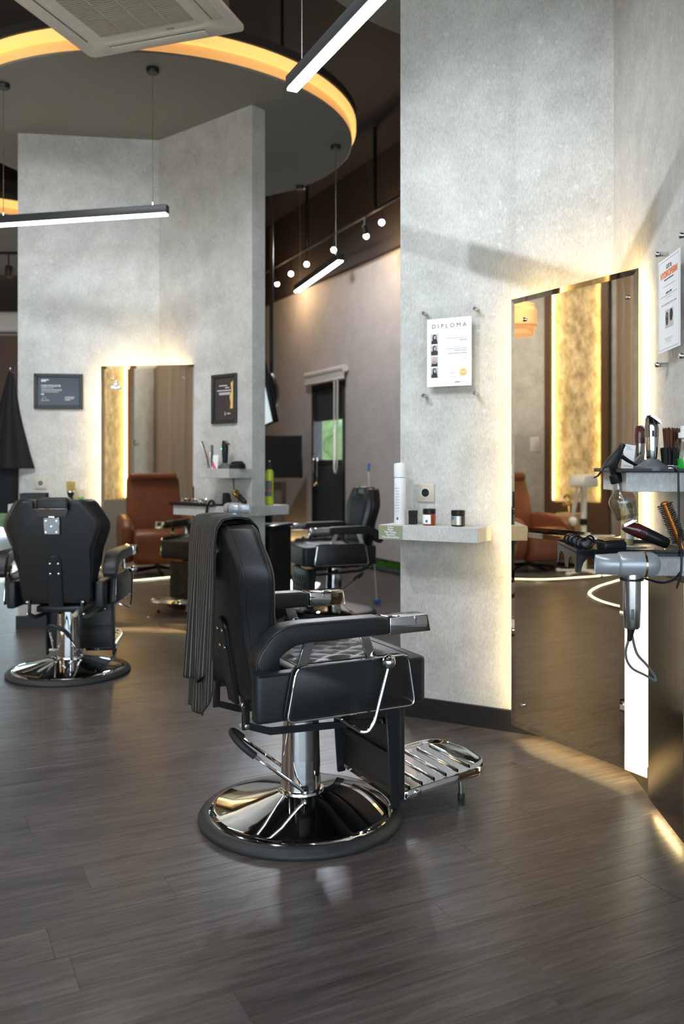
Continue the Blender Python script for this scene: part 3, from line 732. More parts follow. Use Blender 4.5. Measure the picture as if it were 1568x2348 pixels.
text('ADVANCED ACADEMY', .0058, M['ink'], sheet, (.087, YF, .1985), 'RIGHT'); text('SALON CREATIVE CUTTERMAN', .0064, M['ink'], sheet, (.087, YF, .186), 'RIGHT')
text('26 June - 27 June', .005, M['ink_light'], sheet, (.087, YF, .174), 'RIGHT'); text('Jakarta', .005, M['ink_light'], sheet, (.087, YF, .1625), 'RIGHT')
seal = G().cyl((.068, YF+.0006, .099), (.068, YF-.0004, .099), .0195, n=28).build('seal', M['ink_goldl'], sheet)
G().cyl((.068, YF, .099), (.068, YF-.0007, .099), .0145, n=28).build('seal_disc', M['ink_gold'], seal)
text('JUNO', .008, M['paper'], seal, (.068, YF-.001, .101), bold=.0002); text('HAIR', .004, M['paper'], seal, (.068, YF-.001, .0945))
text('r b b h', .008, M['ink_light'], sheet, (.022, YF, .108)); bars(sheet, [(.005, .098, .03, .002), (.005, .0925, .016, .0015), (.005, .080, .03, .0015)], M['ink_light'])
text('JUNO', .0088, M['ink'], sheet, (.030, YF, .0555), 'LEFT', bold=.0003); text('ACADEMY', .0078, M['ink_light'], sheet, (.0535, YF, .0555), 'LEFT')
def portrait(parent, x, z, w_, h_, hair, kind):
    ph = G().box((x, YF-.0003, z), (x+w_, YF+.0006, z+h_)).build('portrait_print', M['photo_bg'], parent)
    cx = x+w_*.55
    def poly(pts, m, d): G().prism([(x+a*w_, z+b*h_) for a, b in pts], YF-.0004-d, YF-.0002, 'xz').build('print_shape', m, ph)
    def ell(a, b, ra, rb, m, d): poly([(a+ra*math.cos(k*PI/8), b+rb*math.sin(k*PI/8)) for k in range(16)], m, d)
    if kind == 0: poly([(.08, .02), (.95, .02), (.85, .42), (.62, .55), (.35, .45), (.1, .3)], M['photo_dark'], .0001)
    if kind == 1: poly([(.05, .02), (.95, .02), (.98, .38), (.7, .5), (.35, .5), (.05, .38)], M['photo_dark'], .0001)
    if kind == 2: poly([(.05, .02), (.95, .02), (.9, .4), (.6, .5), (.2, .42)], M['photo_dark'], .0001)
    ell(.52, .66, .27, .30, hair, .0002)
    if kind in (0, 2, 3): poly([(.26, .3), (.78, .3), (.80, .66), (.24, .66)], hair, .0002)
    ell(.56, .66, .14, .17, M['photo_skin'], .0003)
for k, (hm, kd) in enumerate(((M['photo_dark'], 0), (M['photo_dark'], 1), (M['photo_blond'], 2), (M['photo_dark'], 0))):
    portrait(sheet, -.089, .233-k*.0515, .036, .047, hm, kd)

pp = holder(W2, .712, .950, 1.519, 1.890, 'white perm certificate with orange heading in acrylic holder on right wall', 'poster_holder')
sh2 = G().box((-.108, -.0356, .034), (.108, -.0342, .338)).build('poster_sheet', M['paper'], pp, 20)
bars(sh2, [(-.100, .042, .200, .0008), (-.100, .329, .200, .0008), (-.088, .214, .17, .0012), (-.06, .245, .12, .001), (-.03, .206, .05, .001), (-.04, .074, .08, .001), (-.03, .068, .06, .001), (-.02, .062, .04, .001)], M['ink_light'])
bars(sh2, [(-.101, .042, .0008, .288), (.1002, .042, .0008, .288)], M['ink_light'])
text('CUT &', .018, M['ink'], sh2, (0, YF, .306), bold=.0007)
text('HYDROPERM', .0285, M['ink_orange'], sh2, (0, YF, .2835), bold=.0012)
text('CERTIFICATE OF PARTICIPATION', .0062, M['ink'], sh2, (.0, YF, .266)); text('ADINDA SUKRI', .0088, M['ink'], sh2, (0, YF, .222))
text('CUT & HYDROPERM LOOK & LEARN', .0088, M['ink_light'], sh2, (0, YF, .186), space=1.05)
ph2 = G().box((-.035, YF-.0003, .108), (.045, YF+.0006, .166)).build('portrait_print', M['photo_bg'], sh2)
for a, b, ra, rb, m in ((-.016, .138, .013, .022, M['photo_dark']), (-.015, .140, .007, .012, M['photo_skin']), (.026, .145, .015, .020, M['photo_dark']), (.020, .140, .012, .018, M['photo_blond'])):
    G().prism([(a+ra*math.cos(k*PI/8), b+rb*math.sin(k*PI/8)) for k in range(16)], YF-.0007, YF-.0002, 'xz').build('print_shape', m, ph2)

def cert(w, s0, s1, z0, z1, label, kind):
    c = (s0+s1)/2; t = thing('framed_certificate', label, 'framed certificate', w.p(c, 0, z0), w.ang); hw = (s1-s0)/2; h = z1-z0; b = .026
    for nm, pts in (('frame_rail', [(-hw, 0), (hw, 0), (hw-b, b), (-hw+b, b)]), ('frame_rail', [(-hw, h), (hw, h), (hw-b, h-b), (-hw+b, h-b)]), ('frame_stile', [(-hw, 0), (-hw, h), (-hw+b, h-b), (-hw+b, b)]), ('frame_stile', [(hw, 0), (hw, h), (hw-b, h-b), (hw-b, b)])):
        G().prism(pts, -.022, -.001, 'xz', bev=.003, seg=1).build(nm, M['frame_black'], t)
    pr_ = G().box((-hw+b-.002, -.012, b-.002), (hw-b+.002, -.008, h-b+.002)).build('print', M['cert'], t)
    yf = -.0125
    x0 = -hw+b
    if kind == 0:
        for z, wd in ((.205, .052), (.196, .034)): G().box((x0+.025, yf-.0004, z), (x0+.025+wd, yf, z+.007)).build('print_line', M['white_ink'], pr_)
        text('CERTIFICATE', .0205, M['white_ink'], pr_, (x0+.024, yf, .165), 'LEFT', space=1.15, bold=.0004)
        for z, wd in ((.150, .085), (.138, .145), (.130, .140), (.119, .12)): G().box((x0+.025, yf-.0004, z), (x0+.025+wd, yf, z+.0035)).build('print_line', M['ink_light'], pr_)
        G().box((x0+.025, yf-.0004, .102), (x0+.045, yf, .110)).build('print_line', M['white_ink'], pr_)
        G().tube([(x0+.03, yf, .062), (x0+.045, yf, .09), (x0+.05, yf, .07), (x0+.06, yf, .096), (x0+.058, yf, .068), (x0+.078, yf, .066)], .0012, 5).build('signature', M['white_ink'], pr_)
        G().box((x0+.025, yf-.0004, .058), (x0+.082, yf, .061)).build('print_line', M['ink_light'], pr_)
        for z, wd in ((.083, .068), (.072, .06), (.062, .035)): G().box((x0+.19, yf-.0004, z), (x0+.19+wd, yf, z+.005)).build('print_line', M['ink_light'], pr_)
    else:
        for z, a, e in ((.255, .05, .13), (.240, .11, .15), (.222, .03, .17), (.205, .05, .16), (.196, .05, .16)): G().box((x0+a, yf-.0004, z), (x0+e, yf, z+.005)).build('print_line', M['white_ink'], pr_)
        G().prism([(hw-b-.035, .10), (hw-b-.008, .10), (hw-b-.006, .29), (hw-b-.03, .27), (hw-b-.022, .22), (hw-b-.04, .18), (hw-b-.03, .14)], yf-.0004, yf, 'xz').build('gold_print', M['ink_gold'], pr_)
        text('S', .03, M['white_ink'], pr_, (x0+.11, yf, .065)); G().box((x0+.13, yf-.0004, .064), (x0+.16, yf, .069)).build('print_line', M['white_ink'], pr_)
cert(V1, .113, .456, 1.591, 1.845, 'wide black-framed certificate left of the far mirror', 0)
cert(V2, .591, .838, 1.468, 1.805, 'upright black-framed certificate right of the far mirror', 1)
def socket(w, s, label):
    t = thing('power_socket', label, 'socket', w.p(s, 0, 1.0115), w.ang, 'beige wall sockets')
    G().box((-.043, -.009, 0), (.043, 0, .086), bev=.003).build('plate', M['socket'], t)
    G().lathe([(.0225, .0088), (.0225, .0115), (.0200, .0115), (.0195, .0095), (.0195, .0092)], 28, Matrix.Translation((0, 0, .043)) @ Matrix.Rotation(rad(90), 4, 'X')).build('ring', M['white_plastic'], t)
    r_ = G().lathe([(0, .0091), (.0198, .0091), (.0198, .0096), (0, .0096)], 24, Matrix.Translation((0, 0, .043)) @ Matrix.Rotation(rad(90), 4, 'X')).build('well', M['dark_glass'], t)
    for x in (-.009, .009): G().cyl((x, -.0094, .043), (x, -.0102, .043), .0028, n=8).build('contact', M['black_paint'], r_)
socket(W1, .131, 'beige wall socket above the near stained shelf'); socket(V1, .158, 'beige wall socket below the wide certificate')

# ------------------------------------------------------------------ bottles and jars
def bottle(label, loc, prof, mat, capprof=None, capmat=None, cat='bottle', name='bottle', rz=0, rot=None, n=24, group=None):
    t = thing(name, label, cat, loc, rz, group, rot)
    G().lathe(prof, n).build('body', mat, t, 35)
    if capprof: G().lathe(capprof, n).build('cap', capmat, t, 35)
    return t
ZS = .911
t = bottle('tall white hairspray bottle on the stained shelf', W1.p(.046, .105, ZS), [(0, 0), (.025, 0), (.0275, .004), (.0275, .205), (.0255, .214), (.022, .216), (0, .216)], M['white_bottle'],
           [(0, .217), (.0285, .217), (.0285, .272), (.026, .280), (0, .283)], M['white_plastic'], name='hairspray_bottle', rz=W1.ang)
for k in range(9): G().box((-.012+.002*(k % 3), -.0279, .165-k*.013), (.008, -.0272, .168-k*.013)).build('print_line', M['ink_light'], t)
G().box((-.005, -.0279, .022), (.004, -.0270, .034)).build('print_mark', M['ink'], t)
t = thing('card_box', 'small black box behind the white hairspray bottle', 'box', W1.p(.098, .075, ZS), W1.ang); G().box((-.014, -.02, 0), (.014, .02, .062), bev=.001, seg=1).build('carton', M['black_matte'], t); G().box((-.0145, -.0205, .045), (.0145, .0205, .0635), bev=.001, seg=1).build('flap_lid', M['black_matte'], t)
def jar(label, loc, gm, lm, rz=0, r=.029, h=.075):
    t = thing('jar', label, 'jar', loc, rz); G().lathe([(0, 0), (r-.004, 0), (r, .004), (r, h*.66), (r-.003, h*.70), (0, h*.70)], 28).build('glass_body', gm, t, 35)
    G().lathe([(0, h*.70), (r-.001, h*.70), (r, h*.71), (r, h*.97), (r-.002, h), (0, h)], 28).build('lid', M['black_plastic'], t, 35)
    G().grid(lambda a, c: ((r+.0006)*math.sin(-1.15+a*1.75), -(r+.0006)*math.cos(-1.15+a*1.75), .008+c*h*.54), 14, 1).build('paper_label', lm, t, 60)
    return t
t = jar('amber glass jar with white label and black lid', W1.p(.189, .10, ZS), M['amber'], M['paper'], W1.ang); G().box((-.006, -.0305, .014), (.004, -.0296, .026)).build('print_mark', M['ink'], t)
t = jar('dark jar with silver and blue label nearest the mirror', W1.p(.327, .10, ZS), M['dark_glass'], M['silver_label'], W1.ang+.2, .031, .072)
G().grid(lambda a, c: (.0318*math.sin(-1.1+a*.7), -.0318*math.cos(-1.1+a*.7), .030+c*.014+.004*math.sin(a*9)), 8, 2).build('blue_print', M['blue_label'], t, 60)
# far station, left wall shelf
t = bottle('small clear bottle with white cap beside the shaving brush', V1.p(V1.s_at(186, .09), .09, ZS), [(0, 0), (.02, 0), (.021, .09), (.012, .10), (0, .10)], M['clear_plastic'], [(0, .10), (.011, .10), (.009, .125), (.004, .15), (0, .15)], M['white_plastic'], name='dropper_bottle')
G().lathe([(0, .002), (.0195, .002), (.0200, .045), (0, .045)], 18).build('green_contents', M['green_liquid'], t)
def brush(label, loc, bm_, hm, h1=.06, h2=.075, r=.026, rz=0):
    t = thing('hair_brush', label, 'brush', loc, rz)
    G().lathe([(0, 0), (r*.75, 0), (r*.8, .004), (r*.45, h1*.5), (r*.8, h1*.92), (r*.85, h1), (0, h1)], 18).build('handle', hm, t, 40)
    G().lathe([(r*.86, h1-.006), (r*.9, h1-.006), (r*.9, h1+.004), (r*.86, h1+.004)], 18).build('ferrule', M['steel'], t)
    g = G()
    for k in range(90):
        a = random.uniform(0, 2*PI); q = math.sqrt(random.random())*r*.80; e = q*1.25
        g.tube([(q*math.cos(a), q*math.sin(a), h1), (e*math.cos(a), e*math.sin(a), h1+h2*random.uniform(.9, 1.0))], [.0022, .0012], 4)
    o = g.build('bristles', bm_, t, 60); o['kind'] = 'stuff'
    return t
brush('blond-bristled neck brush standing behind the left chair', V1.p(V1.s_at(162, .09), .09, ZS), M['brush_blond'], M['black_plastic'], .085, .075, .032)
t = thing('black_tray', 'thin black tray behind the left chair back', 'tray', V1.p(.13, .08, ZS), V1.ang); G().box((-.09, -.05, 0), (.09, .05, .006), bev=.002, seg=1).build('tray_base', M['black_plastic'], t); G().box((-.09, -.05, .006), (.09, -.046, .075), bev=.001, seg=1).box((-.09, .046, .006), (.09, .05, .075), bev=.001, seg=1).build('tray_rims', M['black_plastic'], t)

# ------------------------------------------------------------------ near right station
ZU = 1.16
def tray(w, s0, s1, o0, o1, z, label):
    t = thing('tool_tray', label, 'tray', w.p(0, 0, 0), w.ang); t.location = (w.A.x, w.A.y, z)
    G().box((s0, -o1, 0), (s1, -o0, .004)).build('tray_base', M['black_plastic'], t)
    for lo, hi in (((s0, -o1, 0), (s1, -o1+.003, .012)), ((s0, -o0-.003, 0), (s1, -o0, .012)), ((s0, -o1, 0), (s0+.003, -o0, .012)), ((s1-.003, -o1, 0), (s1, -o0, .012))):
        G().box(lo, hi).build('rim', M['black_plastic'], t)
    return t
tray(W2, .665, 1.005, .005, .235, ZU, 'thin black tray on the upper right shelf')
ZT = ZU+.005
def clipper(label, loc, rz, upper, lower, base=True, sc=1.0, rot=None, blade='steel'):
    t = thing('hair_clipper', label, 'hair clipper', loc, rz, rot=rot)
    z0 = .030 if base else 0
    if base:
        d = G().loft([[(x*.052, y*.040, z) for x, y in [(math.cos(a), math.sin(a)) for a in [k*PI/12 for k in range(24)]]] for z in (0, .012)] and
                 [[(rx*math.cos(k*PI/12), ry*math.sin(k*PI/12), z) for k in range(24)] for rx, ry, z in ((.050, .038, 0), (.050, .038, .012), (.044, .033, .015), (.030, .024, .024), (.021, .019, .034))]).build('charging_dock', M['grey_plastic'], t, 40)
    def el(rx, ry, z, cx=0): return [(cx+rx*math.cos(k*PI/10), ry*math.sin(k*PI/10), z0+z) for k in range(20)]
    G().loft([el(.012, .012, 0), el(.0155, .016, .006), el(.0175, .018, .035), el(.0185, .019, .060), el(.0195, .019, .070)]).build('grip', lower, t, 50)
    G().loft([el(.0195, .019, .070), el(.0200, .0195, .085), el(.0205, .019, .100), el(.016, .016, .125, -.003), el(.009, .012, .136, -.006)]).build('housing', upper, t, 50)
    Mb = Matrix.Translation((.004, 0, z0+.128)) @ Matrix.Rotation(rad(38), 4, 'Y')
    G().box((-.012, -.018, -.002), (.022, .018, .003), M=Mb).box((-.010, -.016, .0035), (.020, .016, .0055), M=Mb).build('blade', M[blade], t)
    g = G()
    for k in range(12): g.box((.022, -.0175+k*.003, -.002), (.0265, -.0160+k*.003, .001), M=Mb)
    o = g.build('blade_teeth', M[blade], t); o['kind'] = 'stuff'
    G().box((-.003, -.0205, z0+.072), (.003, -.0185, z0+.090), bev=.001, seg=1).build('switch', M['black_plastic'], t)
    if sc != 1: t.scale = (sc,)*3
    return t
s_ = W2.s_at(1494, .13); clp = clipper('chrome hair clipper standing upright on its dock at the right edge', W2.p(s_, .13, ZT), rad(-8), M['gunmetal'], M['chrome'], sc=1.02)
s_ = W2.s_at(1467, .07); clipper('second clipper half hidden behind the chrome one', W2.p(s_, .07, ZT), rad(20), M['maroon'], M['gunmetal'], sc=.92)
t = thing('dock_stand', 'curved black charging stand left of the chrome clipper', 'charging stand', W2.p(W2.s_at(1458, .12), .12, ZT), rad(-10))
G().prism([(-.035, 0), (.02, 0), (.024, .02), (.022, .055), (.012, .052), (-.004, .032), (-.02, .008), (-.035, .005)], -.014, .014, 'xz', bev=.003).build('stand_body', M['grey_plastic'], t)
G().box((-.034, -.012, .004), (-.022, .012, .016), bev=.002).build('foot_pad', M['white_plastic'], t)
# card stand (the printed square code is left off)
t = thing('card_stand', 'small leaning white card in a clear stand before the mirror edge', 'card stand', W2.p(W2.s_at(1436, .17), .17, ZT), rad(-6))
Mc = Matrix.Rotation(rad(-10), 4, 'X') @ Matrix.Rotation(rad(9), 4, 'Y')
G().box((-.021, -.002, 0), (.021, .002, .088), M=Mc).build('clear_panel', M['acrylic'], t); c_ = G().box((-.019, -.0035, .004), (.019, -.0025, .085), M=Mc).build('card', M['paper'], t)
for z, a, b_ in ((.078, -.012, .002), (.073, -.008, .006), (.068, -.010, .010), (.014, -.012, .012)): G().box((a, -.0041, z), (b_, -.0034, z+.0016), M=Mc).build('print_line', M['ink_light'], c_)
G().box((-.0195, -.0042, .040), (-.016, -.0034, .055), M=Mc).build('pink_print', M['pink'], c_); G().box((-.021, -.012, 0), (.021, .022, .003)).build('foot', M['acrylic'], t)
brush('brown-bristled neck brush on the upper right shelf', W2.p(W2.s_at(1541, .045), .045, ZT), M['brush_brown'], M['brass'], .066, .070, .029)
brush('fluffy black duster brush beside the brown brush', W2.p(W2.s_at(1536, .075), .075, ZT), M['brush_black'], M['black_plastic'], .012, .060, .028)
t = bottle('clear pump bottle of bright green liquid at the right edge', W2.p(W2.s_at(1570, .032), .032, ZT), [(0, 0), (.026, 0), (.028, .004), (.028, .085), (.022, .096), (.013, .099), (0, .099)], M['clear_plastic'],
           [(0, .10), (.019, .10), (.019, .116), (.013, .118), (.013, .135), (.011, .137), (0, .137)], M['white_plastic'], name='pump_bottle')
G().lathe([(0, .003), (.0255, .003), (.0268, .006), (.0268, .037), (0, .037)], 24).build('green_liquid', M['green_liquid'], t, 35); G().tube([(0, 0, .1), (.004, -.004, .06), (.014, -.008, .008)], .0018, 6).build('dip_tube', M['white_plastic'], t)
# charging cord
adopt(G().tube([W2.p(.95, .11, ZT+.010), W2.p(.985, .095, ZT+.012), W2.p(1.004, .075, ZT+.013), W2.p(1.016, .066, ZT), W2.p(1.018, .065, 1.05), W2.p(1.022, .066, .97), W2.p(1.052, .068, .925), W2.p(1.055, .07, .86), W2.p(1.045, .08, .815)], .0032, 6, fil=.03).build('power_cord', M['black_plastic']), clp)
# hanging spray bottle
def spray(label, loc, rot):
    t = thing('spray_bottle', label, 'spray bottle', loc, rot=rot)
    prof = [(0, 0), (.030, 0), (.034, .004), (.0385, .030), (.042, .055), (.0415, .066), (.034, .078), (.022, .090), (.0165, .104), (.0150, .118), (.0150, .124)]
    G().lathe(prof + [(.0138, .124), (.0138, .118), (.0152, .104), (.0208, .090), (.0328, .078), (.0403, .066), (.0408, .055), (.0373, .030), (.0328, .006), (0, .006)], 28).build('clear_body', M['clear_plastic'], t, 50)
    G().lathe([(0, .0062), (.0325, .0062), (.0370, .030), (.0395, .046), (0, .046)], 24).build('water', M['water'], t, 30)
    G().box((-.002, -.0428, .050), (.018, -.0405, .056), bev=.0006, seg=1).build('moulded_mark', M['clear_plastic'], t)
    h = G().lathe([(0, .124), (.0185, .120), (.0195, .124), (.0190, .146), (.014, .150), (0, .150)], 24).build('screw_collar', M['black_plastic'], t, 40)
    hd = G().prism([(-.013, .148), (.013, .148), (.014, .172), (.034, .196), (.046, .214), (.036, .226), (.012, .212), (-.008, .200), (-.026, .184), (-.040, .166), (-.022, .178), (-.012, .176)], -.011, .011, 'xz', bev=.003).build('spray_head', M['black_plastic'], t)
    G().cyl((.036, 0, .214), (.052, 0, .232), .009, n=14, bev=.002).build('nozzle', M['black_plastic'], hd)
    G().tube([(.036, 0, .196), (.052, 0, .176), (.068, 0, .160), (.080, 0, .150)], [.007, .006, .005, .003], 8).build('trigger', M['black_plastic'], hd)
    G().tube([(-.038, 0, .168), (-.052, 0, .158), (-.066, 0, .156)], [.004, .003, .002], 6).build('tail', M['black_plastic'], hd)
    G().tube([(0, 0, .14), (.002, 0, .08), (.010, 0, .012)], .0022, 6).build('dip_tube', M['white_plastic'], t)
    return t
pb = P(1438, 1190, 2.70)
spray('clear spray bottle with black trigger hanging from the upper right shelf edge', pb, (rad(4), rad(-17), 0))

# lower tray with cut-out skirts
t = thing('tool_tray', 'deep black tool tray with scalloped sides on the lower right shelf', 'tray', (W2.A.x, W2.A.y, ZS), W2.ang)
s0, s1, o0, o1 = .735, 1.04, .02, .372
G().box((s0, -o1, .006), (s1, -o0, .012)).build('tray_base', M['black_plastic'], t)
def scallop(x0, x1, zt, zb, n):
    pts = [(x0, zt), (x1, zt), (x1, zb)]; w_ = (x1-x0)/n
    for k in range(n):
        a = x1-k*w_; pts += [(a-w_*.12, zb)] + [(a-w_*.5-w_*.33*math.cos(PI*j/8)*-1, zb+ (zt-zb)*.62*math.sin(PI*j/8)) for j in range(9)] + [(a-w_*.88, zb)]
    pts += [(x0, zb)]
    return pts
G().prism([(x, z) for x, z in scallop(s0, s1, .018, -.052, 2)], -o1, -o1+.003, 'xz').build('skirt', M['black_plastic'], t)
G().prism([(-y, z) for y, z in scallop(o0+.12, o1, .018, -.052, 3)], s1-.003, s1, 'yz').build('skirt', M['black_plastic'], t)
G().box((s0, -o1, .006), (s0+.003, -o0, .022)).build('rim', M['black_plastic'], t); G().box((s1-.003, -o1, -.002), (s1, -o0, .018)).build('rim', M['black_plastic'], t)
ZL = ZS+.012
def at2(px, off, z=ZL): return W2.p(W2.s_at(px, off), off, z)
for k, (px, of, rz) in enumerate(((1306, .350, -20), (1314, .345, -12), (1322, .340, -5), (1331, .345, 5), (1344, .330, 12), (1352, .300, 25))):
    t = thing('section_clip', ['black hair clip at the left end of the clip row in the tray', 'second black hair clip of the row in the tray', 'third black hair clip of the row in the tray', 'fourth black hair clip of the row in the tray', 'largest black hair clip at the near corner of the tray', 'black hair clip tucked behind the clip row'][k], 'hair clip', at2(px, of), rad(rz), 'black sectioning clips in the tray')
    r_ = .016 if k == 4 else .012
    G().tube([(r_*1.4*math.cos(a), 0, .019+.016*math.sin(a)) for a in [j*PI/9 for j in range(18)]], .0034, 6, closed=True).build('loop', M['black_plastic'], t)
    G().ball((0, .004, .016), .010, 10, (1.3, .5, 1)).build('spring_body', M['grey_plastic'], t)
t = thing('shaver', 'black shaver with a gold top lying on the tray', 'shaver', at2(1402, .26), rad(12))
G().box((-.038, -.026, 0), (.038, .026, .030), bev=.008, seg=3).build('shaver_body', M['black_plastic'], t); G().box((-.036, -.018, .030), (.036, .026, .0365), bev=.003).build('foil_head', M['brass'], t)
for k, (px, of, rz, L) in enumerate(((1440, .19, 8, .12), (1455, .16, -12, .10), (1420, .16, 30, .14))):
    t = thing('steel_comb' if k < 2 else 'scissors', ['flat steel comb lying right of the shaver', 'shorter steel comb lying behind the other comb', 'steel scissors lying behind the shaver'][k], 'comb' if k < 2 else 'scissors', at2(px, of), rad(rz))
    if k < 2:
        G().box((-L/2, -.004, 0), (L/2, .004, .005), bev=.001, seg=1).build('comb_spine', M['steel'], t)
        g = G()
        for j in range(20): g.box((-L/2+.004+j*L/21, -.018, .001), (-L/2+.006+j*L/21, -.004, .003))
        o = g.build('comb_teeth', M['steel'], t); o['kind'] = 'stuff'
    else:
        for s in (-1, 1):
            G().prism([(-.07, s*.002), (0, s*.006), (.02, s*.008), (.02, s*.002)], .001+.0015*s+.0015, .004+.0015*s, 'xy').build('blade', M['steel'], t)
            G().tube([(.035+.016*math.cos(a), s*.018+.011*math.sin(a), .004) for a in [j*PI/7 for j in range(14)]], .0028, 6, closed=True).build('finger_ring', M['steel'], t)
t = clipper('maroon and black clipper lying propped in the tray', at2(1532, .075, ZL+.016), 0, M['maroon'], M['black_plastic'], base=False, sc=1.08, rot=(0, rad(-66), rad(-6)))
# round brush
t = thing('round_brush', 'round thermal brush with an orange core at the right edge', 'brush', at2(1566, .05, ZL+.002), rot=(0, rad(-22), 0))
G().cyl((0, 0, 0), (0, 0, .150), .0090, n=14).build('core', M['orange'], t); G().cyl((0, 0, .148), (0, 0, .156), .0115, n=16, bev=.002).build('end_cap', M['orange'], t); G().cyl((0, 0, .156), (0, 0, .1575), .007, n=16).build('cap_badge', M['maroon'], t)
g = G()
for k in range(20):
    for j in range(18):
        a = 2*PI*j/18+k*.17; z = .028+k*.0062; e_ = random.uniform(.019, .0255)
        g.cyl((.009*math.cos(a), .009*math.sin(a), z), (e_*math.cos(a), e_*math.sin(a), z+.003), .0007, n=4)
o = g.build('bristles', M['brush_black'], t); o['kind'] = 'stuff'
t = bottle('peach powder bottle with a white label behind the tray', at2(1438, .16, ZS+.012), [(0, 0), (.019, 0), (.020, .003), (.020, .125), (.012, .137), (0, .137)], pm('peach_plastic', (.55, .40, .24), .4), [(0, .137), (.011, .137), (.011, .155), (0, .156)], M['white_plastic'], name='powder_bottle')
lb = G().grid(lambda a, c: (.0205*math.sin(-.5+a*1.6), -.0205*math.cos(-.5+a*1.6), .02+c*.10), 10, 1).build('paper_label', M['paper'], t, 60)
for k, s in enumerate(('Dry', 'Powder', 'Puder')): text(s, .0085, M['ink'], lb, (.0055, -.0212, .108-k*.009))
text('La Poudre', .005, M['ink'], lb, (.0055, -.0212, .075))
for k, (px, of, rz) in enumerate(((1500, .135, 30), (1520, .115, -25))):
    t = thing('orange_clip', ['small orange clip lying left on the tray', 'small orange clip lying nearest the tray edge'][k], 'hair clip', at2(px, of), rad(rz)); G().prism([(-.012, -.003), (.012, -.005), (.012, .005), (-.012, .003)], 0, .006, 'xy', bev=.001, seg=1).build('clip_arm', M['tan'], t); G().cyl((.004, 0, .006), (.004, 0, .009), .003, n=8).build('pin', M['brass'], t)
# hair dryer
def dryer(label, loc, rot, sc, col):
    t = thing('hair_dryer', label, 'hair dryer', loc, rot=rot)
    def rg(x, ry, rz_, n=24): return [(x, ry*math.cos(2*PI*k/n), rz_*math.sin(2*PI*k/n)) for k in range(n)]
    G().loft([rg(-.012, .030, .031), rg(-.004, .0365, .0365), rg(.058, .0375, .0375), rg(.085, .036, .036), rg(.100, .029, .029), rg(.107, .016, .016), rg(.109, .004, .004)]).build('barrel', col, t, 60)
    nz = G().loft([rg(-.012, .031, .0315), rg(-.03, .030, .031), rg(-.050, .024, .029), rg(-.072, .010, .0285), rg(-.074, .0085, .027), rg(-.066, .006, .022)]).build('nozzle', col, t, 50)
    G().lathe([(.0365, 0), (.0383, .001), (.0383, .006), (.0365, .007)], 32, Matrix.Translation((.060, 0, 0)) @ Matrix.Rotation(rad(90), 4, 'Y')).build('copper_band', M['copper'], t)
    h = G().lathe([(0, .02), (.0245, .02), (.0250, .05), (.0245, .12), (.0225, .178), (.019, .184), (0, .185)], 24, Matrix.Translation((.030, 0, 0)) @ Matrix.Rotation(rad(180), 4, 'X')).build('handle', M['steel'] if col is M['dryer'] else col, t, 40)
    G().box((.022, -.026, -.155), (.030, -.0225, -.125), bev=.001).build('switch', M['grey_plastic'], h)
    G().tube([(.028, 0, -.182), (.026, 0, -.20), (.022, 0, -.22)], [.012, .009, .006], 8).build('cord_sleeve', M['black_plastic'], h)
    G().tube([(.022, 0, -.215), (.012, 0, -.245), (.014, .0, -.275), (.030, 0, -.300), (.070, -.005, -.318), (.098, -.005, -.335), (.094, -.003, -.318), (.070, 0, -.285), (.046, .002, -.262), (.036, .002, -.230), (.030, 0, -.20)], .0038, 6, fil=.02).build('cord', M['grey_plastic'], h)
    t.scale = (sc,)*3
    return t
pd = P(1424, 1294, 2.47)
dry1 = dryer('silver hair dryer with a copper band hanging from the right tray', pd, (0, 0, rad(-4)), 1.0, M['dryer'])
adopt(G().tube([W2.p(1.0, .24, .905), W2.p(1.06, .24, .90), W2.p(1.10, .235, .885), W2.p(1.115, .20, .855), W2.p(1.09, .14, .835), W2.p(1.05, .09, .84), W2.p(1.02, .06, .86)], .0040, 6, fil=.03).build('dryer_cord', M['black_plastic']), dry1)
G_ = G().tube([(pd.x+.030+.031*math.cos(a), pd.y+.031*math.sin(a), pd.z-.043) for a in [j*PI/10 for j in range(20)]], .003, 6, closed=True).cyl((pd.x+.03, pd.y+.03, pd.z-.043), (pd.x+.03, pd.y+.09, pd.z-.030), .003, n=6)
tag(G_.build('dryer_ring', M['black_metal']), 'black wire ring holding the silver hair dryer', 'holder')
# ------------------------------------------------------------------ far left station: tools on the right-hand shelves
def v2(px, off, z): return V2.p(V2.s_at(px, off), off, z)
t = clipper('black hair clipper with a green light on the far upper shelf', v2(516, .11, ZU), rad(-25), M['black_plastic'], M['black_matte'], sc=1.12, blade='gunmetal')
G().ball((-.021, -.004, .118), .004, 8).build('indicator', M['green_led'], t)
t = thing('dock_stand', 'angular black dock right of the far black clipper', 'charging stand', v2(545, .10, ZU), V2.ang); G().prism([(-.05, 0), (.05, 0), (.042, .03), (.012, .052), (-.03, .046), (-.05, .03)], -.03, .03, 'xz', bev=.004).build('stand_body', M['black_matte'], t); G().cyl((-.03, -.031, .028), (-.03, -.034, .028), .005, n=8).build('button', M['grey_plastic'], t)
t = thing('comb_jar', 'clear jar of combs at the left end of the far upper shelf', 'jar', v2(482, .12, ZU), V2.ang)
G().lathe([(0, 0), (.022, 0), (.024, .003), (.024, .11), (.022, .11), (.022, .005), (0, .005)], 18).build('jar_glass', M['clear_plastic'], t)
G().box((-.004, -.003, .01), (.004, .003, .205), M=Matrix.Rotation(rad(-24), 4, 'Y')).build('comb', M['burl'], t); G().box((-.003, -.002, .01), (.003, .004, .21), M=Matrix.Translation((.004, .008, 0)) @ Matrix.Rotation(rad(-32), 4, 'Y')).build('comb', M['white_plastic'], t)
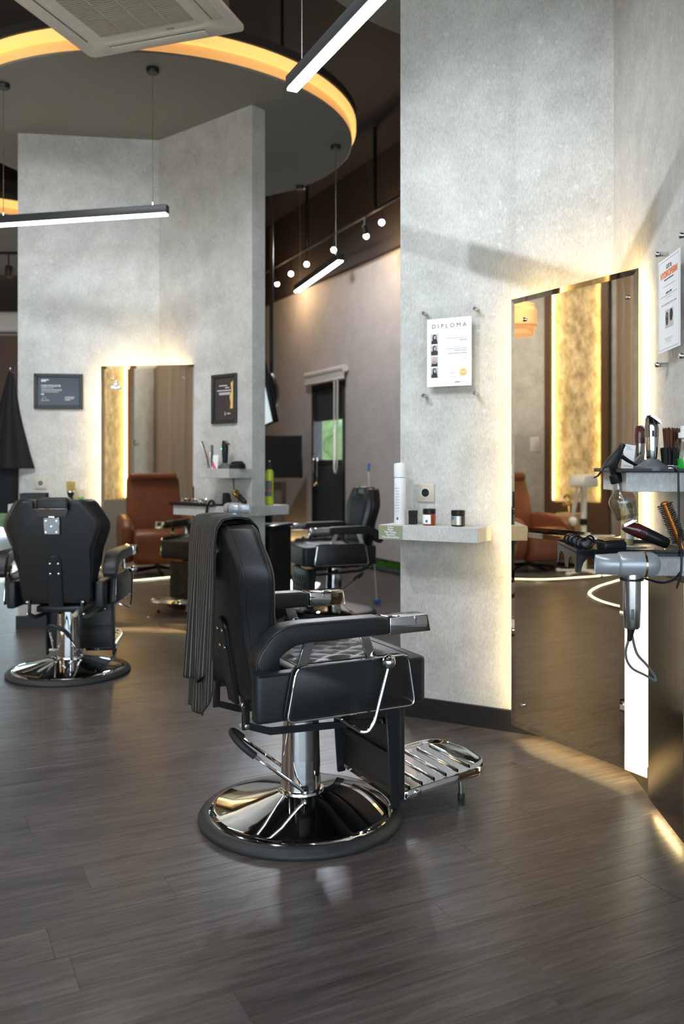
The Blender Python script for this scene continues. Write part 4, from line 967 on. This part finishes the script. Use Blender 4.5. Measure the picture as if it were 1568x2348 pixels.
G().box((-.009, -.004, .02), (.009, .004, .16), M=Matrix.Translation((.018, 0, 0))).build('comb', M['grey_plastic'], t)
t = thing('card_stand', 'small white card in front of the far comb jar', 'card stand', v2(492, .185, ZU), V2.ang); G().box((-.026, -.002, 0), (.026, .002, .092), M=Matrix.Rotation(rad(-8), 4, 'X')).build('card', M['paper'], t); G().prism([(-.026, .02), (-.01, 0), (.02, 0), (-.026, .06)], -.0035, -.0025, 'xz', M=Matrix.Rotation(rad(-8), 4, 'X')).build('pink_print', M['pink'], t); G().box((-.026, -.01, 0), (.026, .02, .003)).build('foot', M['acrylic'], t)
t = thing('tool_tray', 'black tray of chrome tools on the far lower shelf', 'tray', v2(450, .14, ZS), V2.ang); G().box((-.18, -.085, 0), (.20, .10, .012), bev=.002, seg=1).build('tray_base', M['black_plastic'], t); G().box((-.18, -.088, 0), (.20, -.085, .022)).build('rim', M['black_plastic'], t)
for k in range(7):
    sx = -.13+k*.036
    t = thing('section_clip', 'chrome hair clip heaped on the far black tray', 'hair clip', V2.p(V2.s_at(450, .14)+sx, .14+.02*math.sin(k*2), ZS+.012), V2.ang+k*.9, 'chrome clips on the far tray')
    G().tube([(.014*math.cos(a), 0, .016+.013*math.sin(a)) for a in [j*PI/7 for j in range(14)]], .003, 5, closed=True).build('loop', M['chrome'], t); G().tube([(-.03, 0, .008), (.0, .004, .022), (.03, .006, .034)], [.002, .005, .003], 6).build('prong', M['chrome'], t)
t = thing('section_clip', 'large black clip hanging over the far tray edge', 'hair clip', V2.p(V2.s_at(483, .22), .232, ZS-.02), V2.ang); G().tube([(-.03, 0, -.03), (-.012, -.004, .03), (.015, -.004, .062), (.042, 0, .055), (.04, 0, .03), (.012, 0, .026)], .009, 8, fil=.015).build('loop', M['black_plastic'], t); G().ball((-.028, 0, -.03), .011, 8).build('hinge', M['black_plastic'], t)
clpf = clipper('black and gold clipper lying on the far lower shelf', v2(563, .10, ZS+.026), 0, M['yellow_gold'], M['black_plastic'], base=False, sc=1.0, rot=(0, rad(-56), V2.ang))
t = thing('dock_stand', 'black dock behind the far silver hair dryer', 'charging stand', v2(520, .12, ZS+.001), V2.ang); G().prism([(-.025, 0), (.03, 0), (.03, .02), (.01, .085), (-.02, .09)], -.022, .022, 'xz', bev=.004).build('stand_body', M['black_matte'], t); G().box((.03, -.02, 0), (.10, .02, .012), bev=.003).build('stand_foot', M['black_matte'], t)
dryer('far silver hair dryer hung at the lower shelf', P(549, 1166, 5.42), (0, 0, rad(158)), 1.0, pm('pale_silver', (.50, .53, .58), .3, .35))
adopt(G().tube([V2.p(.80, .004, 1.10), V2.p(.81, .01, 1.02), V2.p(.86, .012, .96), V2.p(.865, .02, .915)], .003, 6, fil=.02).build('power_cord', M['black_plastic']), clpf)
t = bottle('lime green spray can with black nozzle on the far shelf end', V2.p(.90, -T2-.12, ZS), [(0, 0), (.027, 0), (.029, .004), (.029, .215), (.024, .236), (.014, .245), (0, .245)], M['lime'], [(0, .245), (.016, .245), (.015, .262), (.009, .285), (.008, .295), (0, .297)], M['black_plastic'], name='spray_can', rz=V2.ang)
G().grid(lambda a, c: (.0295*math.sin(-1.2+a*2.6), -.0295*math.cos(-1.2+a*2.6), .06+c*.105), 14, 1).build('dark_label', M['ink'], t, 60); G().grid(lambda a, c: (.0298*math.sin(-1.2+a*2.6), -.0298*math.cos(-1.2+a*2.6), .096+c*.008), 14, 1).build('pink_band', M['pink'], t, 60)
G().ball((0, 0, .30), .007, 8).build('nozzle_tip', M['white_plastic'], t)
# flower sticker on the far mirror
t = thing('flower_sticker', 'white flower ornament stuck on the far mirror', 'sticker', MLw.p(MLw.s_at(266), .004, 1.18+(1068-886)*6.2/F), MLw.ang)
for k, (x, z, r_) in enumerate(((0, .012, .017), (-.020, -.010, .019), (.022, -.012, .018), (0, -.018, .014), (.004, .034, .009))):
    G().ball((x, -.004, z), r_, 10, (1, .25, .8)).build('petal', M['white_plastic'], t)

# black cape on a hook at the left partition end
hp = Vector((V1.A.x-.03, V1.A.y-.02, 1.18+(1068-850)*6.16/F))
t = thing('wall_hook', 'small dark coat hook on the left partition end', 'hook', (hp.x, hp.y, hp.z), V1.ang)
G().box((.016, -.012, -.05), (.022, .012, .04), bev=.002).build('back_plate', M['black_metal'], t); G().tube([(.018, 0, -.01), (-.012, 0, -.014), (-.016, 0, .012)], .004, 6, fil=.01).ball((-.016, 0, .016), .009, 10).build('prong', M['steel'], t)
def hang_cape():
    t = thing('hanging_cape', 'black salon cape hanging from the hook at the left edge', 'cape', (hp.x-.016, hp.y, hp.z), 0)
    def fold(name, zs, rs, cxs, n, amp, ph):
        g = G()
        def fn(a, c):
            k = c*(len(zs)-1); i = min(int(k), len(zs)-2); f_ = k-i
            z = zs[i]*(1-f_)+zs[i+1]*f_; r = rs[i]*(1-f_)+rs[i+1]*f_; cx = cxs[i]*(1-f_)+cxs[i+1]*f_
            th = 2*PI*a; w = 1+amp*math.sin(n*th+ph)*min(1, c*3)
            return (cx+r*w*math.cos(th), .55*r*w*math.sin(th), z)
        g.grid(fn, 60, 14); return g.build(name, M['cape'], t, 70)
    fold('outer_fold', [.0, -.03, -.12, -.34, -.60, -.70], [.008, .020, .034, .075, .135, .160], [0, 0, -.004, -.015, -.02, -.02], 4, .20, .9)
    fold('inner_fold', [-.10, -.4, -.70, -.95, -1.02], [.02, .07, .12, .125, .125], [-.01, -.04, -.08, -.09, -.09], 3, .16, 1.7)
hang_cape()

# ------------------------------------------------------------------ air conditioners
def cassette():
    a = math.atan2(4.6026-4.9144, -.5163+1.4319)
    t = thing('ceiling_air_conditioner', 'square white ceiling cassette air conditioner with slatted grille', 'air conditioner', (-1.129, 4.304, 3.50), a)
    h = .484
    def rr(q, r, z, n=5):
        o = []
        for sx, sy, a0 in ((1, 1, 0), (-1, 1, 90), (-1, -1, 180), (1, -1, 270)):
            for k in range(n+1):
                an = rad(a0+90*k/n); o.append((sx*(q-r)+r*math.cos(an), sy*(q-r)+r*math.sin(an), z))
        return o
    G().loft([rr(h-.012, .03, .045), rr(h, .035, .03), rr(h, .035, .012), rr(h-.02, .03, .002), rr(.355, .05, 0), rr(.345, .05, .006), rr(.335, .045, .008), rr(.30, .03, .004), rr(.285, .02, .004), rr(.282, .02, .02)], cap=False).build('panel', M['ac_white'], t, 25)
    G().box((-.42, -.42, .04), (.42, .42, .30), bev=.01).build('body', pm('galvanised_grey', (.18, .18, .17), .6), t)
    G().box((-.285, -.285, .018), (.285, .285, .03)).build('filter', M['ac_dark'], t)
    g = G()
    for k in range(34):
        y = -.275+k*.0166; g.box((-.283, y, .003), (.283, y+.007, .014))
    o = g.build('grille_slats', M['ac_slat'], t); o['kind'] = 'stuff'
    for x in (-.14, 0, .14): G().box((x-.003, -.283, .002), (x+.003, .283, .015)).build('grille_rib', M['ac_slat'], t)
    for k in range(4):
        Mr = Matrix.Rotation(k*PI/2, 4, 'Z')
        G().box((-.29, .385, -.006), (.29, .45, .004), bev=.003, M=Mr).build('air_flap', M['ac_white'], t); G().box((-.295, .376, -.0005), (.295, .382, .003), M=Mr).build('slot', M['ac_dark'], t)
    text('GREE', .02, M['ink'], t, (.12, .320, .0035), face='x', rot=(rad(180), 0, 0))
    for x in (-.4, .4):
        for y in (-.4, .4): G().cyl((x, y, .28), (x, y, ZC-3.5), .006, n=6).build('hanger_rod', M['steel'], t)
cassette()
t = thing('wall_air_conditioner', 'white wall air conditioner on the brown wall at the left edge', 'air conditioner', (-4.6, 10.985, 2.84), 0)
G().prism([(0, 0), (-.16, .02), (-.20, .08), (-.20, .24), (-.17, .28), (0, .28)], -.55, .55, 'yz', bev=.012).build('housing', M['white_plastic'], t); G().box((-.5, -.19, .012), (.5, -.06, .02)).build('air_flap', M['grey_plastic'], t)

# ------------------------------------------------------------------ track spotlights
def spot(label, p, target, mat, power=0, angle=60, col=(1, 1, 1), group=None, blend=.6, zt=None, r=.032, soft=.03, bulb=False):
    p = Vector(p); d = (Vector(target)-p).normalized()
    t = thing('track_spotlight', label, 'spotlight', p, 0, group)
    Mq = d.to_track_quat('-Z', 'Y').to_matrix().to_4x4()
    b = G().lathe([(0, .09), (r*.8, .09), (r, .08), (r, -.012), (r*.94, -.012), (r*.90, .0)], 20, Mq).build('head', M['black_metal'], t)
    if bulb: G().ball(d*.03, r, 16).build('bulb', mat, t)
    else: G().lathe([(0, -.004), (r*.9, -.004), (r*.9, .004), (0, .004)], 20, Mq).build('lens', mat, t)
    zt = zt if zt else p.z+.16
    G().tube([d*-.04, Vector((d.x*-.04, d.y*-.04, (zt-p.z)*.6)), Vector((d.x*-.04, d.y*-.04, zt-p.z))], .007, 6).build('bracket', M['black_metal'], t)
    if power:
        ld = bpy.data.lights.new('spot_lamp', 'POINT' if bulb else 'SPOT'); ld.energy = power
        if not bulb: ld.spot_size = rad(angle); ld.spot_blend = blend
        ld.color = col; ld.shadow_soft_size = soft
        lo = bpy.data.objects.new('spot_lamp', ld); COL.objects.link(lo); lo.parent = t; lo.location = d*(.10 if bulb else .02); lo.rotation_euler = d.to_track_quat('-Z', 'Y').to_euler()
    return t
def track(a, b, z, label):
    a, b = Vector(a), Vector(b); w = W(a.xy if len(a) > 2 else a, b.xy if len(b) > 2 else b)
    t = thing('light_track', label, 'light track', (w.A.x, w.A.y, z), w.ang)
    G().box((0, -.018, 0), (w.L, .018, .022), bev=.002, seg=1).build('rail', M['black_metal'], t); G().box((0, -.006, -.002), (w.L, .006, .002)).build('groove', M['black_paint'], t)
    n = max(2, int(w.L/1.6))
    for k in range(n): G().cyl((w.L*(k+.5)/n, 0, .02), (w.L*(k+.5)/n, 0, ZC-z), .022 if z > 3.7 else .01, n=10).build('hanger_rod', M['black_metal'], t)
    return w
# far track before the taupe wall
tw = track((-1.63, 13.27), (.75, 8.38), 3.90, 'long black lighting track running along the taupe wall')
CO, WA = (.82, .90, 1.0), (1.0, .66, .36)
k = 0
for px, py, warm in ((875, 510, 0), (838, 535, 1), (765, 573, 0), (703, 606, 0), (667, 628, 0), (634, 646, 1)):
    s_ = tw.s_at(px); q = tw.p(s_); z = HC-(py-Y0)*q.y/F
    tgt = q + Vector((-.9, -1.6, 0)) if not warm else B1.p((q.xy-B1.A).dot(B1.t)-.2, 0)
    tgt = Vector((tgt.x, tgt.y, 1.2 if not warm else 2.4))
    if not warm: tgt = Vector((q.x*.35, q.y*.4, 1.4))
    spot(['cool track spot nearest the right partition', 'warm bare track bulb beside the nearest cool spot', 'cool track spot above the short pendant bar', 'cool track spot left of the short pendant bar', 'fainter cool track spot beside the far warm one', 'warm bare track bulb at the far end near the left partition'][k], (q.x, q.y, z), tgt, M['spot_warm'] if warm else M['spot_cool'], 13 if warm else 60, 60, WA if warm else CO, 'track spots before the taupe wall', .6, zt=3.90, r=.032 if not warm else .030, bulb=bool(warm))
    k += 1
# near tracks (above the camera) that light the two stations
d_ = Vector((.428, -.904)); o_ = Vector((-1.76, 2.59))
track(o_-d_*1.6, o_+d_*3.0, 4.05, 'black lighting track overhead before the near right partition')
spot('overhead cool spot aimed at the diploma wall', (-1.76, 2.59, 3.89), (.75, 3.75, 1.75), M['spot_cool'], 165, 48, (.86, .93, 1.0), 'overhead track spots', .9, 4.05)
spot('overhead cool spot aimed past the slanting pendant bar', (-1.12, 1.23, 3.89), (.85, 3.6, 1.75), M['spot_cool'], 125, 48, (.88, .94, 1.0), 'overhead track spots', .9, 4.05)
spot('overhead spot aimed at the near chair', (-1.40, 1.85, 3.89), (-.1, 2.9, .5), M['spot_cool'], 90, 62, (.95, .97, 1.0), 'overhead track spots', .8, 4.05)
spot('overhead spot aimed at the foreground floor', (-.80, .55, 3.89), (.2, 1.8, 0), M['spot_cool'], 60, 75, (.95, .97, 1.0), 'overhead track spots', .9, 4.05)  # lamp added as general fill for the floor
track((-2.6, 3.0), (-.2, 2.6), 4.25, 'black lighting track overhead before the far left partition')
spot('overhead cool spot aimed at the far right-hand panel', (-1.0, 2.74, 3.89), (-.9, 6.0, 2.1), M['spot_cool'], 220, 46, (.92, .96, 1.0), 'overhead track spots', .9, 4.05, soft=.35)
spot('overhead cool spot aimed at the wide certificate', (-2.2, 2.94, 3.89), (-2.0, 6.2, 2.1), M['spot_cool'], 200, 46, (.92, .96, 1.0), 'overhead track spots', .9, 4.05, soft=.35)
spot('overhead spot aimed at the left chair', (-1.7, 2.86, 3.89), (-1.5, 4.8, .6), M['spot_cool'], 110, 60, (.95, .97, 1.0), 'overhead track spots', .8, 4.05)  # extra lamp put in as fill over this chair
spot('dim hooded spot at the left edge behind the left partition', (-2.95, 7.6, 2.86), (-3.2, 7.8, 0), em('dim_spot', (.9, .95, 1), 3), 60, 70, (1, 1, 1), None, .6, 3.05)
track((-4.2, 7.6), (-2.75, 7.6), 3.05, 'short lighting track at the left edge')

# ------------------------------------------------------------------ back of the room
d1 = thing('door_1', 'dark glass door in the taupe wall behind the chairs', 'door', B1.p(DS0, 0, 0), B1.ang); struct(d1)
for k_ in ('category',): del d1[k_]
dw = DS1-DS0
for lo, hi in (((0, -.02, 0), (.055, .12, DH)), ((dw-.055, -.02, 0), (dw, .12, DH)), ((0, -.02, DH-.055), (dw, .12, DH)), ((.055, .02, 0), (dw-.055, .06, .10)), ((.055, .02, 1.20), (dw-.055, .06, 1.26))):
    G().box(lo, hi, bev=.003, seg=1).build('door_frame', M['black_metal'], d1)
G().box((.055, .035, .10), (dw-.055, .042, 1.20)).build('lower_pane', M['film'], d1); G().box((.055, .035, 1.26), (dw-.055, .042, 1.78)).build('clear_pane', M['glass'], d1); G().box((.055, .035, 1.78), (dw-.055, .042, DH-.055)).build('upper_pane', M['film'], d1)
G().tube([(.13, .03, .92), (.13, -.06, .92), (.13, -.06, 1.32), (.13, .03, 1.32)], .014, 8, fil=.05).tube([(.13, -.06, .95), (.25, -.06, .95), (.25, -.06, 1.29), (.13, -.06, 1.29)], .012, 8, fil=.05).build('door_handle', M['chrome'], d1)
t = thing('roller_blind', 'rolled-up pale blind above the dark glass door', 'blind', B1.p(DS0-.1, .02, DH+.02), B1.ang)
G().cyl((0, -.03, .12), (dw+.2, -.03, .12), .045, n=16).build('roll', M['blind'], t); G().box((0, -.06, .0), (dw+.2, -.05, .10)).build('valance', M['blind'], t); G().box((0, -.065, -.012), (dw+.2, -.045, .012), bev=.004).build('bottom_bar', M['white_plastic'], t)
G().tube([(dw+.02, -.05, .1), (dw+.0, -.05, -1.15), (dw-.04, -.05, -1.22), (dw-.08, -.05, -1.15), (dw-.07, -.05, .1)], .012, 6, fil=.04).build('cord_loop', M['blind'], t)
# television on a cabinet
t = thing('television', 'black flat television low behind the far partition end', 'television', (-1.02, 11.4, 1.02), rad(-4))
G().box((-.50, -.02, 0), (.50, .02, .56), bev=.005).build('bezel', M['black_plastic'], t); G().box((-.485, -.024, .012), (.485, -.019, .548)).build('screen_panel', M['tv_screen'], t); G().box((-.08, -.05, -.06), (.08, .05, 0)).build('stand', M['black_plastic'], t)
t = thing('tv_cabinet', 'dark brown cabinet under the black television', 'cabinet', (-1.15, 11.75, 0), rad(-4))
G().box((-.5, -.2, .06), (.36, .2, .96), bev=.004, seg=1).build('carcass', pm('taupe_laminate', (.14, .115, .10), .5), t); G().box((-.49, -.215, .08), (-.08, -.2, .94), bev=.002, seg=1).build('cabinet_door', pm('taupe_laminate2', (.15, .12, .105), .5), t); G().box((-.06, -.215, .08), (.35, -.2, .94), bev=.002, seg=1).build('cabinet_door', pm('taupe_laminate3', (.15, .12, .105), .5), t); G().box((-.46, -.18, 0), (.32, .18, .06)).build('plinth', M['black_matte'], t)
for x in (-.11, -.03): G().box((x-.006, -.228, .55), (x+.006, -.214, .70), bev=.002).build('handle', M['steel'], t)
led = G().box((0, -.06, .01), (1.0, -.03, .06), M=B1.M() @ Matrix.Translation((2.15, 0, 0))).build('floor_light', M['led_niche']); tag(led, 'warm light strip along the foot of the taupe wall', 'light strip')
t = thing('ceiling_television', 'tilted hanging screen seen almost edge-on beside the far partition', 'television', P(604, 900, 8.6), rad(-79))
Mt = Matrix.Rotation(rad(12), 4, 'X')
G().box((-.5, -.03, -.33), (.5, .03, .33), bev=.01, M=Mt).build('case', M['black_plastic'], t); G().box((-.48, -.034, -.31), (.48, -.029, .31), M=Mt).build('screen_panel', M['screen'], t); G().ball((0, .06, 0), .2, 14, (1.4, .5, 1)).build('back_bulge', M['black_plastic'], t)
G().cyl((0, .08, .2), (0, .08, ZC-2.0), .02, n=10).build('pole', M['black_metal'], t)
# trolley, tripod, grass strip, stick
t = thing('tool_trolley', 'black tool trolley partly behind the near chair', 'trolley', (-.55, 6.15, 0), rad(-20))
G().box((-.13, -.17, .10), (.13, .17, .74), bev=.006).build('carcass', M['black_matte'], t)
for z in (.14, .34, .54): dr_ = G().box((-.12, -.182, z), (.12, -.17, z+.17), bev=.003).build('drawer', M['black_plastic'], t); G().box((-.05, -.192, z+.12), (.05, -.181, z+.135), bev=.002).build('handle', M['steel'], dr_)
G().box((-.14, -.18, .74), (.14, .18, .765), bev=.006).build('top_tray', M['black_plastic'], t)
for x in (-.11, .11):
    for y in (-.15, .15): G().cyl((x-.012, y, .045), (x+.012, y, .045), .04, n=12).cyl((x, y, .05), (x, y, .10), .01, n=8).build('castor', M['rubber'], t)
t = thing('hair_dryer', 'black hairdryer lying on the black trolley', 'hair dryer', (-.56, 6.12, .80), rad(-15)); G().cyl((-.09, 0, .01), (.06, 0, .01), .032, .038, 14, .006).build('barrel', M['black_plastic'], t); G().cyl((.03, 0, .0), (.035, 0, .14), .017, .014, 10).build('handle', M['black_plastic'], t); G().cyl((-.12, 0, .01), (-.09, 0, .01), .02, .03, 12).build('nozzle', M['steel'], t)
t = thing('tripod_stand', 'black tripod stand behind the far partition end', 'tripod', (-.72, 7.75, 0), 0)
G().cyl((0, 0, .3), (0, 0, .88), .014, n=8).build('pole', M['black_metal'], t)
for a in (20, 140, 260): G().tube([(0, 0, .80), (.34*math.cos(rad(a)), .34*math.sin(rad(a)), .012)], .011, 6).build('leg', M['black_metal'], t)
G().ball((0, 0, .82), .03, 10).build('hub', M['black_metal'], t)
gr = thing('grass_planter', 'low black planter of artificial grass along the taupe wall', 'planter', B1.p(4.35, .16, 0), B1.ang)
G().box((0, -.10, 0), (1.9, .10, .05), bev=.004).build('trough', M['base_black'], gr)
g = G()
for k in range(900):
    x, y = random.uniform(.02, 1.88), random.uniform(-.09, .09); a = random.uniform(0, 6.28); h = random.uniform(.04, .075)
    g.loft([[(x-.006*math.cos(a), y-.006*math.sin(a), .045), (x+.006*math.cos(a), y+.006*math.sin(a), .045)], [(x+.01*math.sin(a), y, .045+h), (x+.01*math.sin(a)+.001, y, .045+h)]], cap=False, closed=False)
o = g.build('grass_blades', M['grass'], gr); o['kind'] = 'stuff'
t = thing('cleaning_stick', 'thin white stick with a blue tip behind the third chair', 'stick', (.30, 7.35, .004), 0); G().cyl((0, 0, 0), (-.075, 0, 1.14), .006, n=8).build('shaft', M['white_plastic'], t); G().cyl((-.075, 0, 1.13), (-.07, 0, 1.20), .012, n=10, bev=.004).build('blue_tip', M['blue'], t); G().cyl((0, 0, 0), (0, 0, .03), .03, n=12).build('foot', M['blue'], t)

# ------------------------------------------------------------------ left side of the room (seen in the mirrors)
WX = -6.2
def niche(y0, y1, label, X=-6.2):
    t = thing('light_niche', label, 'wall niche', (X, y0, 0), 0)
    D = .13; zb, zt_ = .74, 4.0; w_ = y1-y0
    for lo, hi, nm in (((0, 0, 0), (D, w_, zb), 'lower_panel'), ((0, 0, zt_), (D, w_, ZC), 'upper_panel'), ((0, 0, zb), (D, .09, zt_), 'jamb'), ((0, w_-.09, zb), (D, w_, zt_), 'jamb')):
        G().box(lo, hi).build(nm, M['brown_wood'], t)
    G().box((.002, .09, zb), (.02, w_-.09, zt_)).build('gold_panel', M['gold'], t)
    for y in (.093, w_-.097): G().box((.035, y, zb+.02), (.075, y+.004, zt_-.02)).build('light_strip', M['led_niche'], t)
niche(4.91, 5.68, 'brown niche with a gold lit panel reflected in the near mirror'); niche(1.40, 2.18, 'brown niche with a gold lit panel reflected in the far mirror', -4.6)
def curtain(y0, y1, label, X=-6.2):
    t = thing('curtain', label, 'curtain', (X+.12, y0, 0), 0); L = y1-y0; n = max(2, round(L/.27))
    G().grid(lambda a, c: (.075*math.sin(a*n*2*PI)*abs(math.sin(a*n*2*PI))**.3+.02*math.sin(a*n*5+1), a*L, .02+c*3.9), n*14, 4).build('drape', M['curtain'], t, 80)
    G().cyl((0, -.05, 3.95), (0, L+.05, 3.95), .015, n=10).build('rail', M['steel'], t)
curtain(-.75, .76, 'taupe curtain with deep folds reflected in the far mirror', -4.6); curtain(4.24, 4.82, 'narrow taupe curtain beside the niche reflected in the near mirror')
t = thing('wall_hook', 'small dark hook on the left wall reflected in the far mirror', 'hook', (-4.6, 1.18, 1.49), 0); G().box((0, -.012, -.04), (.006, .012, .05), bev=.002).build('back_plate', M['black_metal'], t); G().tube([(.004, 0, -.02), (.05, 0, -.025), (.055, 0, .01)], .006, 6, fil=.015).build('prong', M['black_metal'], t)
t = thing('light_switch', 'pale wall switch reflected in the near mirror', 'switch', (WX, 5.84, 1.45), 0); G().box((0, -.06, -.09), (.008, .06, .09), bev=.003).build('plate', M['white_plastic'], t); G().box((.008, -.03, -.05), (.012, .03, .05), bev=.002).build('rocker', M['white_plastic'], t)
# inlaid floor lights
def floor_led(pts, label):
    P_ = [Vector((x, y, .010)) for x, y in pts]; out = []
    for i in range(len(P_)-1):
        p0, p1, p2, p3 = P_[max(0, i-1)], P_[i], P_[i+1], P_[min(len(P_)-1, i+2)]
        for k in range(8):
            u = k/8; out.append(.5*((2*p1)+(p2-p0)*u+(2*p0-5*p1+4*p2-p3)*u*u+(3*p1-p0-3*p2+p3)*u**3))
    out.append(P_[-1])
    o = thing('floor_light', label, 'light strip', out[0]*0); o.location = (0, 0, 0)
    G().tube(out, .018, 8).build('light_tube', M['led_floor'], o); G().tube([v+Vector((0, 0, -.006)) for v in out], .024, 6).build('channel', M['steel'], o)
floor_led([(-2.25, 2.4), (-2.38, 2.95), (-2.62, 3.53), (-2.75, 3.77), (-2.92, 4.04), (-3.14, 4.27), (-3.51, 4.47), (-4.0, 4.52), (-4.5, 4.47), (-5.1, 4.38)], 'curving floor light reflected as a bright loop in the near mirror')
floor_led([(-3.98, 6.2), (-4.05, 5.75), (-4.15, 5.39), (-4.28, 5.11), (-4.57, 4.88), (-4.9, 4.68), (-5.4, 4.55)], 'second floor light reflected as a straight line in the near mirror')
# rust armchairs
def armchair(label, loc, rz):
    t = thing('armchair', label, 'armchair', (*loc, 0), rad(rz), 'rust leather armchairs')
    R_ = M['rust']
    G().prism([(-.28, .16), (.38, .12), (.42, .22), (.40, .44), (.30, .50), (-.25, .44)], -.30, .30, 'xz', bev=.05, seg=4).build('seat', R_, t, 60)
    G().loft([[(-.30+dx, y*w_, z) for dx, y in ((-.06, -1), (.06, -1), (.08, -.5), (.08, .5), (.06, 1), (-.06, 1), (-.09, .5), (-.09, -.5))] if False else [(x0+dx, y*w_, z) for dx, y in ((-.06, -1), (.06, -1), (.07, -.5), (.07, .5), (.06, 1), (-.06, 1), (-.09, .5), (-.09, -.5))] for x0, w_, z in ((-.24, .27, .30), (-.27, .30, .48), (-.36, .31, .80), (-.43, .30, 1.02), (-.44, .27, 1.09))], bev=.02, seg=2).build('backrest', R_, t, 60)
    G().box((-.47, -.28, 1.00), (-.32, .28, 1.10), bev=.045, seg=4).build('headrest', R_, t, 60)
    for s in (-1, 1):
        lo, hi = sorted((s*.29, s*.42)); G().prism([(-.32, .16), (.30, .14), (.36, .30), (.34, .52), (.24, .60), (-.26, .64), (-.36, .50)], lo, hi, 'xz', bev=.045, seg=4).build('arm', R_, t, 60)
    G().cyl((0, 0, .04), (0, 0, .18), .03, n=12).build('swivel_post', M['black_metal'], t)
    for a in range(5): G().tube([(0, 0, .06), (.32*math.cos(a*2*PI/5), .32*math.sin(a*2*PI/5), .02)], [.02, .014], 8).build('foot_spoke', M['black_metal'], t)
armchair('rust leather armchair reflected in the far left mirror', (-3.10, 3.10), 52)
armchair('rust leather armchair reflected low in the near mirror', (-5.25, 5.62), -60)
# pendant with a drum shade, steamer, side table
pv = Vector((.215*9.3*0+(1190-CX)*9.4/F, 9.4)); k = (pv-MR.A).dot(MR.n); pq = pv-MR.n*2*k
t = thing('drum_pendant', 'orange glowing drum pendant reflected in the near mirror', 'pendant lamp', (pq.x, pq.y, 2.60), 0)
G().lathe([(0, .0), (.155, .0), (.165, .02), (.165, .07), (.175, .085), (.19, .10), (.19, .27), (.175, .29), (.165, .30), (.165, .335), (.155, .345), (0, .345)], 32).build('shade', M['shade'], t, 35)
G().cyl((0, 0, .34), (0, 0, ZC-2.60), .006, n=6).build('cord', M['black_metal'], t); G().lathe([(.191, .098), (.194, .10), (.194, .108), (.191, .11)], 32).build('rim', M['tan'], t)
pv = Vector(((1338-CX)*9.3/F, 9.3)); k = (pv-MR.A).dot(MR.n); pq = pv-MR.n*2*k
t = thing('hair_steamer', 'white hair steamer on a pole reflected in the near mirror', 'hair steamer', (pq.x, pq.y, 0), rad(20))
G().cyl((0, 0, .03), (0, 0, .96), .032, n=14).build('pole', M['white_plastic'], t); G().lathe([(.035, .54), (.042, .55), (.042, .60), (.035, .61)], 14).build('clamp', M['black_plastic'], t)
G().prism([(-.16, 0), (.14, 0), (.14, .07), (.10, .13), (-.08, .14), (-.15, .09)], -.09, .09, 'xz', bev=.02, seg=3, M=Matrix.Translation((0, 0, .95))).build('steamer_head', M['white_plastic'], t)
G().tube([(.05, .05, .95), (.10, .07, .7), (.06, .09, .62), (.02, .08, .78), (-.05, .08, .9)], .012, 6, fil=.06).ball((.11, .06, .58), .05, 10).build('hose', M['white_plastic'], t)
for a in range(5): G().tube([(0, 0, .05), (.28*math.cos(a*1.2566), .28*math.sin(a*1.2566), .03)], .014, 6).ball((.28*math.cos(a*1.2566), .28*math.sin(a*1.2566), .03), .028, 8).build('castor_arm', M['white_plastic'], t)
pv = Vector(((1306-CX)*10.2/F, 10.2)); k = (pv-MR.A).dot(MR.n); pq = pv-MR.n*2*k
t = thing('side_cabinet', 'tan side cabinet with a brass tap reflected in the near mirror', 'cabinet', (pq.x, pq.y, 0), rad(15))
G().box((-.12, -.12, .04), (.12, .12, .62), bev=.006).build('carcass', M['tan'], t); G().box((-.10, -.10, 0), (.10, .10, .04)).build('plinth', M['black_matte'], t); G().tube([(0, 0, .62), (0, 0, .80), (.06, 0, .86), (.12, 0, .80)], .014, 8, fil=.04).ball((0, 0, .74), .04, 10).ball((0, .07, .72), .03, 8).build('brass_tap', M['brass'], t)
# added fill spots that brighten the left side as the mirrors show it
track((-3.7, 1.0), (-3.7, 7.4), 4.45, 'black lighting track over the armchairs')
for y_, tx, ty, nm in ((1.6, -4.6, 1.0, 'overhead spot aimed at the left wall by the curtain'), (3.6, -3.6, 3.3, 'overhead spot aimed at the middle armchair'), (5.2, -6.2, 5.2, 'overhead spot aimed at the left wall between the niches'), (6.9, -6.2, 7.2, 'overhead spot aimed at the left wall by the switch')):
    spot(nm, (-3.7, y_, 4.25), (tx, ty, 1.2), M['spot_cool'], 230, 95, (1, .97, .92), 'overhead track spots', .9, 4.45, soft=.1)
spot('overhead cool spot aimed at the taupe wall, above the far disc', (-.7, 8.6, 4.3), (.1, 10.8, 1.7), M['spot_cool'], 200, 95, (.93, .96, 1.0), 'overhead track spots', 1.0, 4.7, soft=.1)  # lamp added to lift the far wall, kept out of sight
